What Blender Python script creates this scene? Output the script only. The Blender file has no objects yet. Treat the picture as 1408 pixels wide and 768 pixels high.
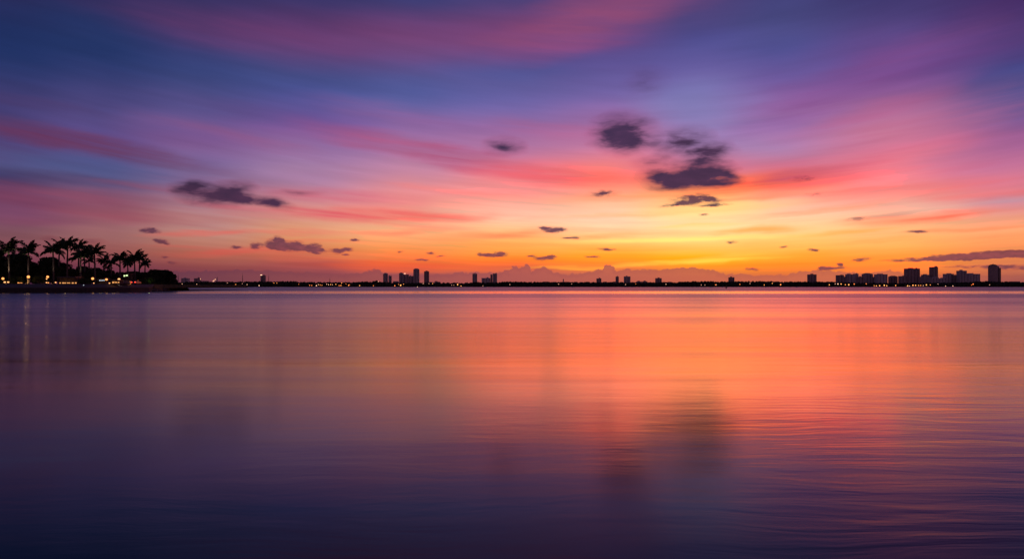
import bpy, bmesh, math, random
from mathutils import Vector, Matrix, noise as mnoise
R = math.radians
F = 1005.0            # focal length in photo pixels (1408 wide)
HZ = 393.4            # horizon row in the photo
CAMH = 2.0
sc = bpy.context.scene
C = bpy.data.collections.new('place'); sc.collection.children.link(C)

def lin(c):
    return tuple(((v/255)/12.92 if v/255 <= .04045 else ((v/255+.055)/1.055)**2.4) for v in c[:3])
def wx(px, D): return (px-704)/F*D
def wz(py, D): return CAMH+(HZ-py)/F*D

# ------------------------------------------------------------------ camera
cam = bpy.data.cameras.new('camera'); co = bpy.data.objects.new('camera', cam); C.objects.link(co)
co.location = (0, 0, CAMH); co.rotation_euler = (R(90), 0, 0)
cam.sensor_width = 36; cam.lens = F/1408*36; cam.shift_y = (HZ-384)/1408
cam.clip_start = .1; cam.clip_end = 100000
sc.camera = co

# ------------------------------------------------------------------ node helper
class G:
    def __init__(s, nt): s.nt = nt
    def n(s, t, **k):
        x = s.nt.nodes.new(t)
        for a, b in k.items(): setattr(x, a, b)
        return x
    def put(s, sock, v):
        if isinstance(v, bpy.types.NodeSocket): s.nt.links.new(v, sock)
        else: sock.default_value = v
    def m(s, op, a, b=None, c=None, clamp=False):
        x = s.n('ShaderNodeMath', operation=op, use_clamp=clamp)
        s.put(x.inputs[0], a)
        if b is not None: s.put(x.inputs[1], b)
        if c is not None: s.put(x.inputs[2], c)
        return x.outputs[0]
    def mr(s, v, a, b, c=0., d=1., it='LINEAR'):
        x = s.n('ShaderNodeMapRange', interpolation_type=it, clamp=True)
        for i, q in enumerate((v, a, b, c, d)): s.put(x.inputs[i], q)
        return x.outputs[0]
    def xyz(s, a, b, c=0.):
        x = s.n('ShaderNodeCombineXYZ')
        for i, q in enumerate((a, b, c)): s.put(x.inputs[i], q)
        return x.outputs[0]
    def mix(s, f, a, b, bt='MIX'):
        x = s.n('ShaderNodeMix', data_type='RGBA', blend_type=bt, clamp_factor=True)
        s.put(x.inputs[0], f); s.put(x.inputs[6], a if isinstance(a, bpy.types.NodeSocket) else (*a, 1))
        s.put(x.inputs[7], b if isinstance(b, bpy.types.NodeSocket) else (*b, 1))
        return x.outputs[2]
    def noise(s, v, scale=1., detail=2., rough=.5, lac=2.):
        x = s.n('ShaderNodeTexNoise', noise_dimensions='3D')
        s.put(x.inputs['Vector'], v); x.inputs['Scale'].default_value = scale
        x.inputs['Detail'].default_value = detail; x.inputs['Roughness'].default_value = rough
        x.inputs['Lacunarity'].default_value = lac
        return x.outputs['Fac'], x.outputs['Color']
    def vm(s, op, a, b=None, sc_=None):
        x = s.n('ShaderNodeVectorMath', operation=op)
        s.put(x.inputs[0], a)
        if b is not None: s.put(x.inputs[1], b)
        if sc_ is not None: s.put(x.inputs[3], sc_)
        return x.outputs[0]
    def ramp(s, f, stops, it='LINEAR'):
        x = s.n('ShaderNodeValToRGB'); r = x.color_ramp; r.interpolation = it
        stops = sorted(stops, key=lambda q: q[0])
        while len(r.elements) > 1: r.elements.remove(r.elements[-1])
        r.elements[0].position = stops[0][0]; r.elements[0].color = (*stops[0][1], 1)
        for p, c in stops[1:]:
            e = r.elements.new(min(1, p)); e.color = (*c, 1)
        s.put(x.inputs[0], f)
        return x.outputs[0]
    def warp(s, P, sx, sy, ax, ay, detail=2., seed=0.):
        v = s.vm('MULTIPLY', P, (1/sx, 1/sy, 0)); v = s.vm('ADD', v, (seed, seed*1.7, seed*.3))
        f, c = s.noise(v, 1, detail)
        d = s.vm('SUBTRACT', c, (.5, .5, .5)); d = s.vm('MULTIPLY', d, (ax*2, ay*2, 0))
        return s.vm('ADD', P, d)

# ------------------------------------------------------------------ sky (world)
def sky_pt(x, y):
    az = math.atan((x-704)/F); el = math.atan((HZ-y)*math.cos(az)/F)
    return az*F, el*F
def sky_sz(x, y, hw, hh):
    a0, e0 = sky_pt(x-hw, y); a1, e1 = sky_pt(x+hw, y)
    b0 = sky_pt(x, y-hh)[1]; b1 = sky_pt(x, y+hh)[1]
    return (a1-a0)/2, (b0-b1)/2

COLS = [
 (-160, [(0,(30,34,84)),(80,(32,44,95)),(160,(56,54,105)),(225,(72,72,125)),(265,(92,62,102)),(320,(104,68,92)),(360,(88,50,76)),(388,(66,38,66))]),
 (0, [(0,(38,40,92)),(40,(29,44,98)),(80,(36,50,105)),(120,(55,56,112)),(160,(70,61,118)),(205,(86,72,130)),(228,(84,84,138)),(243,(78,64,112)),(268,(122,72,112)),(295,(138,80,113)),(320,(138,86,100)),(345,(146,80,95)),(365,(118,60,85)),(388,(88,45,75))]),
 (140, [(0,(42,42,95)),(40,(38,50,105)),(80,(40,55,112)),(120,(62,62,120)),(160,(82,72,133)),(200,(95,80,145)),(235,(92,94,150)),(265,(132,92,128)),(295,(160,98,118)),(320,(172,110,115)),(345,(165,94,95)),(365,(138,70,85)),(388,(102,52,78))]),
 (280, [(0,(52,46,100)),(40,(66,50,105)),(80,(52,60,120)),(120,(66,70,130)),(160,(98,82,145)),(200,(128,90,150)),(235,(132,112,165)),(265,(160,115,147)),(290,(190,135,146)),(320,(200,143,134)),(345,(195,114,97)),(365,(160,82,82)),(388,(115,58,78))]),
 (420, [(0,(58,50,108)),(50,(92,57,116)),(100,(68,72,135)),(140,(85,80,150)),(180,(128,90,155)),(225,(162,122,168)),(255,(178,128,160)),(285,(213,144,142)),(310,(225,156,126)),(335,(222,140,98)),(358,(195,95,80)),(375,(150,74,80)),(388,(128,62,78))]),
 (560, [(0,(60,58,120)),(48,(108,64,123)),(100,(88,80,146)),(140,(95,95,165)),(180,(148,105,165)),(215,(176,122,166)),(245,(205,134,156)),(275,(240,145,140)),(295,(240,160,138)),(315,(244,174,128)),(340,(246,152,88)),(362,(238,110,62)),(378,(175,85,80)),(388,(150,72,78))]),
 (700, [(0,(75,62,125)),(45,(118,66,126)),(80,(80,75,145)),(110,(90,86,156)),(150,(118,100,170)),(185,(158,107,163)),(215,(190,118,158)),(245,(238,135,145)),(270,(246,150,140)),(300,(250,198,165)),(325,(251,185,115)),(350,(252,152,62)),(366,(242,112,58)),(378,(190,95,82)),(388,(168,82,80))]),
 (840, [(0,(118,68,125)),(60,(92,70,140)),(100,(96,85,158)),(140,(125,100,170)),(175,(165,107,162)),(205,(202,122,160)),(230,(242,128,130)),(255,(250,138,118)),(280,(252,187,150)),(305,(254,218,178)),(330,(255,204,124)),(350,(255,172,58)),(367,(252,138,55)),(380,(205,105,80)),(388,(185,92,78))]),
 (960, [(0,(80,64,128)),(30,(75,66,132)),(60,(78,76,150)),(100,(102,93,166)),(140,(125,118,184)),(175,(150,125,185)),(210,(175,130,178)),(240,(240,125,118)),(262,(255,165,105)),(290,(255,214,140)),(305,(255,226,162)),(328,(255,216,130)),(348,(255,184,52)),(366,(255,158,40)),(380,(222,118,70)),(388,(198,100,75))]),
 (1080, [(0,(62,62,125)),(40,(72,72,140)),(80,(85,80,155)),(120,(118,88,160)),(150,(148,100,166)),(180,(160,115,175)),(210,(178,125,170)),(235,(222,112,125)),(255,(252,125,100)),(275,(254,172,148)),(300,(253,208,164)),(322,(255,206,130)),(345,(255,184,80)),(360,(255,152,45)),(375,(238,122,60)),(388,(196,98,76))]),
 (1220, [(0,(60,52,115)),(40,(83,65,133)),(80,(106,72,144)),(110,(120,80,150)),(140,(155,97,152)),(175,(188,116,154)),(210,(218,128,155)),(235,(243,135,148)),(260,(247,150,142)),(285,(248,178,154)),(305,(250,184,138)),(330,(255,190,112)),(350,(255,162,70)),(370,(250,132,56)),(388,(196,98,76))]),
 (1408, [(0,(65,42,105)),(40,(74,54,118)),(80,(76,60,128)),(110,(62,68,136)),(135,(74,80,145)),(155,(105,86,150)),(180,(148,90,146)),(205,(175,102,150)),(230,(203,116,150)),(255,(222,126,142)),(275,(214,136,148)),(295,(238,155,132)),(320,(249,165,110)),(345,(240,140,85)),(365,(214,120,80)),(388,(158,82,80))]),
 (1620, [(0,(58,42,100)),(80,(62,56,118)),(140,(80,70,130)),(205,(130,82,128)),(255,(165,98,120)),(320,(190,115,95)),(365,(160,85,75)),(388,(110,62,70))]),
]
# x, y, half width, half height, tilt (+ = falling to the right), colour, strength
STREAKS = [
 (600,58,330,44,-2,(118,64,122),.36),(835,18,230,40,-14,(148,72,118),.72),(370,56,260,34,4,(108,58,116),.55),(760,70,130,18,-8,(150,72,132),.4),
 (150,204,260,17,8,(116,56,92),.8),(40,184,120,12,5,(108,50,92),.6),
 (610,214,210,18,10,(176,78,120),.85),(745,240,130,17,4,(246,98,108),.8),(830,246,90,12,-2,(250,100,90),.5),
 (520,297,150,12,1,(240,96,98),.95),(430,291,110,9,6,(218,86,104),.8),(605,299,90,8,-3,(250,106,96),.7),(480,272,140,12,2,(214,98,126),.7),
 (1065,250,190,15,-3,(255,92,66),1.),(1120,238,110,9,-6,(165,72,108),.85),(1190,228,160,20,-12,(242,104,122),.7),
 (1250,262,170,13,-3,(252,112,110),.6),(1350,270,100,10,0,(244,116,112),.55),(1290,299,140,7,-4,(255,104,78),.9),(1190,304,80,5,-3,(255,140,100),.6),(1235,296,60,5,-6,(200,130,125),.5),
 (1040,315,70,5,-2,(255,165,72),.9),(1150,319,90,4,-2,(255,172,78),.8),(960,310,60,3,-2,(255,215,110),.6),
 (700,322,120,7,-3,(255,138,92),.9),(830,323,70,5,-2,(255,160,92),.7),(590,312,90,6,3,(252,140,115),.6),
 (930,328,180,4.5,-1,(255,240,128),.9),(965,359,140,4.5,-3,(255,218,80),1.),(790,367,90,3,-1,(255,180,60),.8),(1010,352,110,3,-3,(255,205,90),.5),
 (130,230,190,16,6,(86,94,152),.6),(1400,122,130,48,0,(56,74,140),.6),(90,50,190,60,0,(26,45,100),.5),(620,110,230,38,-2,(72,82,152),.35),(420,95,200,25,2,(62,72,136),.35),
 (1390,277,70,11,0,(186,156,172),.6),(985,150,110,42,0,(124,120,186),.5),(1290,285,90,8,0,(228,180,160),.4),
 (100,270,200,13,2,(158,78,108),.6),(90,246,190,10,4,(80,60,106),.6),(290,319,110,5,-3,(240,106,98),.8),(400,318,110,5,3,(236,116,104),.6),(320,346,130,7,-3,(238,92,84),.75),(180,300,150,9,2,(172,84,108),.55),(60,305,120,8,0,(140,72,104),.5),(330,285,110,7,6,(214,100,120),.6),
 (1240,185,240,40,-12,(196,104,146),.5),(1180,112,240,34,-18,(128,70,140),.6),(1340,70,160,24,-14,(98,58,128),.5),(1180,160,150,14,-14,(180,88,140),.4),
 (560,366,160,9,0,(248,96,56),.7),(640,372,120,5,0,(252,112,50),.5),(400,352,90,6,2,(228,110,85),.4),(500,352,100,5,0,(246,138,84),.4),
 (750,180,110,16,6,(176,92,140),.5),(560,160,150,16,8,(150,92,150),.4),(900,225,70,22,0,(210,110,140),.5),(1010,225,60,14,-4,(190,118,160),.4),
 (250,262,160,6,3,(172,92,122),.5),(640,262,120,5,4,(252,122,116),.55),(770,300,150,4,-2,(255,176,146),.5),(1120,290,130,5,-5,(255,150,108),.6),(1330,316,110,4,-2,(255,138,88),.6),(880,294,140,4,-1,(255,186,116),.5),(1220,330,130,4,-2,(255,162,82),.5),(450,331,100,4,0,(236,118,88),.6),(540,319,90,4,-1,(252,128,98),.7),(1050,272,90,4,-3,(255,140,96),.6),(1180,262,80,4,-4,(252,110,100),.5),(370,298,80,4,4,(214,120,128),.5),(250,338,90,3,-1,(214,100,92),.5),
 (40,140,180,10,4,(76,58,110),.5),(330,150,140,10,6,(92,72,134),.4),(330,190,160,12,9,(150,84,130),.4),(700,262,150,6,3,(255,160,158),.5),(850,270,120,7,-3,(255,150,96),.6),(1000,285,140,8,-2,(255,224,134),.5),
]
SOFT = [(856,183,50,32,0,1.4),(856,196,46,18,0,.5),(693,201,32,15,0,.95),(889,113,36,24,0,.45),(936,194,48,22,-6,1.15),(966,214,44,15,-18,1.05),(992,206,28,10,0,.55),(898,224,32,13,0,.7),(918,246,46,19,0,1.4),(975,239,42,22,0,1.3),(952,250,66,15,0,1.0),(1005,245,22,10,0,.7),(982,224,44,28,0,.28),(950,205,50,20,0,.15),
 (262,256,32,11,-6,.9),(290,268,56,18,3,1.5),(325,262,32,16,0,1.2),(345,274,50,9,4,1.2),(381,281,30,9,8,.95),(408,265,42,6,0,.55),(70,328,14,5,0,.7),(127,332,22,6,2,.9)]
CRISP = [(953,273,34,8,-4,.9),(978,275,24,5,6,.7),(938,280,36,3.6,-6,.8),(980,282,30,3.2,0,.7),
 (206,317,17,5,2,1.2),(223,332,14,4.5,4,1.2),(226,353,6,2,0,1),(237,361,10,2.2,5,1),(352,338,10,6.5,0,1),(382,336,22,8,0,1.3),(398,340,34,6.5,2,1.4),(382,331,10,8,0,1.2),(408,336,12,7,0,1),(432,341,14,8,3,1.2),(436,345,16,4,0,1),(326,340,10,3,0,1.1),(464,345,12,5,0,1),(478,343,10,3.6,0,1),(476,350,6,1.8,0,.9),(488,330,8,2.4,0,1),
 (762,316,19,5,0,1.2),(748,313,10,3.4,0,.9),(784,327,15,2.4,0,1),(664,350,11,3.6,0,1),(675,351,12,3.4,0,1),(688,349,13,4.4,0,1.2),(748,355,18,3.8,-3,1.1),(757,353,9,4,0,1),(731,352,9,2,0,.9),(579,357,12,2.6,0,1),(550,346,6,2,0,.8),(592,348,8,1.9,0,.9),(605,352,7,1.7,0,.8),(835,342.5,13,2.6,3,1.1),(816,353,12,2.2,0,1),
 (829,266,24,6,-2,.7),(1103,246,20,5,0,.55),(1118,267,15,3.4,0,.5),(1178,301,19,4,-3,.6),(1260,318,20,2.6,2,.8),(1006,333,9,2.4,0,.9),(1077,339,6,2,0,.8),(1118,343.5,10,2.4,2,1),(967,295,9,2.6,0,.7),(1184,356.5,18,3,-5,.9),(1155,363.5,7,2.2,0,1),(1035,370,13,2.4,2,.9),
 (1290,356,80,3.6,-1,1.4),(1320,353,50,5,0,1.3),(1375,349,70,5.5,-1,1.5),(1408,351,60,4,0,1.3),(1360,366,80,3,0,.8),(1400,369,50,3.2,0,.7),(1145,368.5,24,3,-2,.9),(1135,369,12,3.5,0,.8)]
BANK = [(180,370),(240,373),(330,371),(400,373),(415,375),(425,374),(440,376),(475,377.5),(500,374),(512,371),(518,369),(524,372),(535,377),(560,378.5),(590,377.5),(620,376),(632,372.5),(645,375.5),(652,372.5),(665,375.5),(690,374),(695,370.5),(701,373),(703,365.5),(711,365),(715,369),(719,365),(724,363),(728,367),(731,373.5),(736,371),(742,368),(748,367),(755,370.5),(765,375),(778,377),(800,375),(815,372.5),(829,370.5),(833,364),(839,363),(843,367),(848,373.5),(855,370.5),(863,369),(872,371),(885,370),(900,370.5),(925,369),(940,367.5),(952,367),(962,369),(980,371),(990,374),(1000,377.5),(1020,376.5),(1040,378.5),(1060,377),(1080,378),(1086,375),(1100,373),(1120,371.5),(1140,371.5),(1165,373.5),(1185,376),(1200,375.5),(1215,371.5),(1226,371.5),(1240,374),(1260,378),(1300,377),(1360,378),(1408,379),(1500,378)]

def build_world():
    w = bpy.data.worlds.new('World'); sc.world = w; w.use_nodes = True
    nt = w.node_tree; nt.nodes.clear(); g = G(nt)
    tc = g.n('ShaderNodeTexCoord')
    sep = g.n('ShaderNodeSeparateXYZ'); nt.links.new(tc.outputs['Generated'], sep.inputs[0])
    x, y, z = sep.outputs
    az = g.m('MULTIPLY', g.m('ARCTAN2', x, y), F)
    el = g.m('MULTIPLY', g.m('ARCSINE', z), F)
    P0 = g.xyz(az, el)
    P1 = g.warp(P0, 260, 60, 45, 8, 2, 3.1)
    s1 = g.n('ShaderNodeSeparateXYZ'); nt.links.new(P1, s1.inputs[0])
    az1, el1 = s1.outputs[0], s1.outputs[1]
    ELM = 430.
    t = g.mr(el1, 0, ELM)
    col = None; prev = None
    for (px, st) in COLS:
        stops = [(sky_pt(px, yy)[1]/ELM, lin(c)) for yy, c in st]
        c = g.ramp(t, stops, 'CARDINAL')
        a = sky_pt(px, 200)[0]
        col = c if col is None else g.mix(g.mr(az1, prev, a, it='SMOOTHSTEP'), col, c)
        prev = a
    # zenith and the sky behind the camera
    back = g.ramp(g.mr(el, 0, 900), [(0, lin((130,72,84))), (.12, lin((165,100,118))), (.3, lin((78,72,118))), (.7, lin((44,48,92))), (1, lin((26,27,60)))], 'EASE')
    absaz = g.m('ABSOLUTE', az)
    col = g.mix(g.mr(absaz, 720, 1500, it='SMOOTHSTEP'), col, back)
    col = g.mix(g.mr(el, 360, 760, it='SMOOTHSTEP'), col, lin((26,27,60)))
    # cirrus: bands rising away from where the sun went down
    dx = g.m('SUBTRACT', az, 230.)
    hyp = g.m('SQRT', g.m('ADD', g.m('MULTIPLY', dx, dx), 22500.))
    elb = g.m('SUBTRACT', el, g.m('MULTIPLY', g.m('SUBTRACT', hyp, 150.), g.mr(el, 0, 200, .03, .12)))
    lg = g.m('MULTIPLY', g.m('LOGARITHM', g.m('MAXIMUM', g.m('ADD', elb, 90.), 5.), math.e), 9.)
    cf, _ = g.noise(g.xyz(g.m('MULTIPLY', az, 1/330), lg, 4.2), 1, 4.5, .55)
    cf2, _ = g.noise(g.xyz(g.m('MULTIPLY', az, 1/150), g.m('MULTIPLY', lg, 2.6), 9.2), 1, 3, .5)
    front = g.mr(absaz, 2200, 1000)
    hi = g.m('MULTIPLY', g.mr(cf, .52, .72, it='SMOOTHSTEP'), g.mr(el, 430, 120, .25, .55))
    lo = g.m('MULTIPLY', g.mr(cf, .47, .30, it='SMOOTHSTEP'), .45)
    col = g.mix(g.m('MULTIPLY', hi, front), col, g.mix(g.mr(el, 190, 130), g.mix(1., col, (1.05, .91, .94), 'MULTIPLY'), g.mix(1., col, (1.03, .74, .74), 'MULTIPLY')))
    col = g.mix(g.m('MULTIPLY', lo, front), col, g.mix(1., col, (.95, 1.04, 1.06), 'MULTIPLY'))
    fine = g.mr(cf2, .3, .7, .94, 1.055)
    # placed streaks, edges combed out by a warp
    Ps = g.warp(P0, 90, 22, 44, 8, 4, 7.7)
    cf3, _ = g.noise(g.xyz(g.m('MULTIPLY', az, 1/170), g.m('MULTIPLY', lg, 3.2), 5.2), 1, 5, .6)
    fib = g.mr(cf3, .32, .64, g.mr(el, 120, 300, .5, .56), 1.0, 'SMOOTHSTEP')
    for (sx, sy, hw, hh, tilt, c, k) in STREAKS:
        a, e = sky_pt(sx, sy); w_, h_ = sky_sz(sx, sy, hw, hh)
        mp = g.n('ShaderNodeMapping', vector_type='TEXTURE'); nt.links.new(Ps, mp.inputs[0])
        mp.inputs[1].default_value = (a, e, 0); mp.inputs[2].default_value = (0, 0, R(-tilt)); mp.inputs[3].default_value = (w_*1.15, h_*1.35, 1)
        gr = g.n('ShaderNodeTexGradient', gradient_type='SPHERICAL'); nt.links.new(mp.outputs[0], gr.inputs[0])
        f = g.m('MULTIPLY', g.mr(gr.outputs[1], .0, .9, 0, k*.92, 'SMOOTHSTEP'), fib)
        col = g.mix(f, col, lin(c))
    xs = g.n('ShaderNodeVectorMath', operation='SCALE'); nt.links.new(col, xs.inputs[0]); nt.links.new(fine, xs.inputs[3]); col = xs.outputs[0]
    # cumulus bank low over the horizon
    Pb = g.warp(P0, 7, 6, 8, 4.2, 4, 1.3)
    sb = g.n('ShaderNodeSeparateXYZ'); nt.links.new(Pb, sb.inputs[0])
    H = None
    NB = 5; lo_, hi_ = 180, 1500
    for k in range(NB):
        p0 = lo_+(hi_-lo_)*k/NB; p1 = lo_+(hi_-lo_)*(k+1)/NB
        def prof(px):
            for (xa, ya), (xb, yb) in zip(BANK, BANK[1:]):
                if xa <= px <= xb: return ya+(yb-ya)*(px-xa)/(xb-xa)
            return BANK[0][1] if px < 180 else BANK[-1][1]
        xsn = sorted({p0-2, p1+2} | {q[0] for q in BANK if p0-2 < q[0] < p1+2})
        a0 = sky_pt(p0-4, 380)[0]; a1 = sky_pt(p1+4, 380)[0]
        u = g.mr(sb.outputs[0], a0, a1)
        fc = g.n('ShaderNodeFloatCurve'); cv = fc.mapping.curves[0]
        pts = [(0., 0.)]
        for q in xsn:
            a, e = sky_pt(q, prof(q)); pts.append(((a-a0)/(a1-a0), e/50.))
        pts.append((1., 0.))
        while len(cv.points) > 2: cv.points.remove(cv.points[-1])
        cv.points[0].location = pts[0]; cv.points[1].location = pts[-1]
        for p in pts[1:-1]: cv.points.new(*p)
        for p in cv.points: p.handle_type = 'VECTOR'
        fc.mapping.update(); g.put(fc.inputs[1], u)
        H = fc.outputs[0] if H is None else g.m('MAXIMUM', H, fc.outputs[0])
    H = g.m('MULTIPLY', H, 50.)
    d = g.m('SUBTRACT', H, sb.outputs[1])
    bm_ = g.mr(d, -.9, 1.4, it='SMOOTHSTEP')
    fade = g.m('MULTIPLY', g.mr(az, -560, -380, .25, .9, 'SMOOTHSTEP'), g.mr(az, 430, 620, 1., .45, 'SMOOTHSTEP'))
    bcol = g.ramp(g.mr(az, -460, 700), [(0, lin((118,66,84))), (.2, lin((152,78,80))), (.4, lin((176,90,84))), (.62, lin((200,104,78))), (.8, lin((205,108,78))), (1, lin((160,86,82)))])
    bcol = g.mix(g.mr(d, 8, 0), bcol, g.mix(1., bcol, (.86, .86, .98), 'MULTIPLY'))
    col = g.mix(g.m('MULTIPLY', bm_, fade), col, bcol)
    # dark clouds
    def clouds(lst, P, lo, hi, amp, ns, colr, kmax, det=3.):
        nonlocal col
        nf, _ = g.noise(g.vm('MULTIPLY', P, (1/ns[0], 1/ns[1], 0)), 1, det, .55)
        acc = None
        for (sx, sy, hw, hh, tilt, k) in lst:
            a, e = sky_pt(sx, sy); w_, h_ = sky_sz(sx, sy, hw, hh)
            mp = g.n('ShaderNodeMapping', vector_type='TEXTURE'); nt.links.new(P, mp.inputs[0])
            mp.inputs[1].default_value = (a, e, 0); mp.inputs[2].default_value = (0, 0, R(-tilt)); mp.inputs[3].default_value = (w_*1.15, h_*1.15, 1)
            gr = g.n('ShaderNodeTexGradient', gradient_type='SPHERICAL'); nt.links.new(mp.outputs[0], gr.inputs[0])
            acc = g.m('MULTIPLY', gr.outputs[1], k) if acc is None else g.m('MULTIPLY_ADD', gr.outputs[1], k, acc)
        on = g.m('MINIMUM', g.m('MULTIPLY', acc, 4.), 1.)
        v = g.m('MULTIPLY', acc, g.mr(nf, .32, .66, 1-amp, 1+amp*.6))
        f = g.mr(v, lo, hi, 0, kmax, 'SMOOTHSTEP')
        colr = g.mix(g.mr(nf, .38, .66), g.mix(1., colr, (1.5, 1.25, 1.2), 'MULTIPLY'), colr)
        halo = g.mr(v, lo-.16, lo+.25, 0, .35, 'SMOOTHSTEP')
        col = g.mix(halo, col, g.mix(1., col, (1.0, .68, .72), 'MULTIPLY'))
        col = g.mix(f, col, colr)
    Pc = g.warp(P0, 30, 12, 12, 3.2, 3, 5.5)
    ccol = g.ramp(g.mr(el, 0, 300), [(0, lin((122,66,74))), (.13, lin((118,62,74))), (.25, lin((84,50,78))), (.45, lin((58,40,72))), (1, lin((60,44,88)))])
    clouds(SOFT, Pc, .02, 1.25, .45, (38, 12), ccol, 1., 3.)
    Pd = g.warp(P0, 9, 4.5, 5.5, 2.0, 3, 2.5)
    clouds(CRISP, Pd, .08, .74, .55, (12, 4.2), ccol, .92)
    col = g.mix(g.mr(el, 330, 130, 0, 1), g.mix(1., col, (1.02, 1.09, .94), 'MULTIPLY'), g.mix(1., col, (1., 1.05, 1.04), 'MULTIPLY'))
    dl = g.m('MULTIPLY', g.mr(az, -200, -480, 0, 1, 'SMOOTHSTEP'), g.mr(el, 240, 120, 0, 1, 'SMOOTHSTEP'))
    col = g.mix(dl, col, g.mix(1., col, (.80, .82, .80), 'MULTIPLY'))
    # the afterglow is brighter than the display can show: its red runs past 1
    sr = g.n('ShaderNodeSeparateColor'); nt.links.new(col, sr.inputs[0])
    glow = g.m('MULTIPLY', g.mr(sr.outputs[0], .89, 1.0, 0, 1, 'SMOOTHSTEP'), g.mr(g.m('ABSOLUTE', g.m('SUBTRACT', az, 260.)), 60, 620, 2.3, 1.5, 'SMOOTHSTEP'))
    cr = g.n('ShaderNodeCombineColor'); g.put(cr.inputs[0], g.m('MULTIPLY', sr.outputs[0], g.m('ADD', glow, 1.)))
    nt.links.new(sr.outputs[1], cr.inputs[1]); nt.links.new(sr.outputs[2], cr.inputs[2]); col = cr.outputs[0]
    # real twilight air underneath
    sk = g.n('ShaderNodeTexSky', sky_type='NISHITA'); sk.sun_disc = False
    sk.sun_elevation = R(1.0); sk.sun_rotation = R(14.3); sk.air_density = 1.5; sk.dust_density = 3
    tot = g.vm('ADD', col, g.vm('SCALE', sk.outputs[0], sc_=.004))
    bg = g.n('ShaderNodeBackground'); nt.links.new(tot, bg.inputs[0]); bg.inputs[1].default_value = 1.
    out = g.n('ShaderNodeOutputWorld'); nt.links.new(bg.outputs[0], out.inputs[0])
    w.cycles.sampling_method = 'MANUAL'; w.cycles.sample_map_resolution = 512
build_world()
sun = bpy.data.lights.new('sun', 'SUN'); so = bpy.data.objects.new('sun', sun); C.objects.link(so)
SUN_EL, SUN_AZ = 6., 15.2
sun.energy = .006; sun.angle = R(15); sun.color = (1, .26, .07)
dv = Vector((math.sin(R(SUN_AZ))*math.cos(R(SUN_EL)), math.cos(R(SUN_AZ))*math.cos(R(SUN_EL)), math.sin(R(SUN_EL))))
so.rotation_euler = dv.to_track_quat('Z', 'Y').to_euler()

# ------------------------------------------------------------------ materials
def mat(name, c, rough=.7, var=.25, scale=1., spec=.3, bump=0., metal=0.):
    m = bpy.data.materials.new(name); m.use_nodes = True; nt = m.node_tree; g = G(nt)
    b = nt.nodes['Principled BSDF']; tc = g.n('ShaderNodeTexCoord')
    f, _ = g.noise(tc.outputs['Object'], scale, 4, .6)
    a = tuple(v*(1-var) for v in c); d = tuple(min(1, v*(1+var)) for v in c)
    nt.links.new(g.ramp(f, [(.3, a), (.7, d)]), b.inputs['Base Color'])
    b.inputs['Roughness'].default_value = rough; b.inputs['Specular IOR Level'].default_value = spec
    b.inputs['Metallic'].default_value = metal
    if bump:
        bp = g.n('ShaderNodeBump'); bp.inputs['Strength'].default_value = bump; nt.links.new(f, bp.inputs['Height'])
        nt.links.new(bp.outputs[0], b.inputs['Normal'])
    return m
def emit(name, c, s):
    m = bpy.data.materials.new(name); m.use_nodes = True; nt = m.node_tree
    b = nt.nodes['Principled BSDF']; b.inputs['Base Color'].default_value = (.5, .5, .5, 1)
    b.inputs['Emission Color'].default_value = (*c, 1); b.inputs['Emission Strength'].default_value = s
    return m
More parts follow.
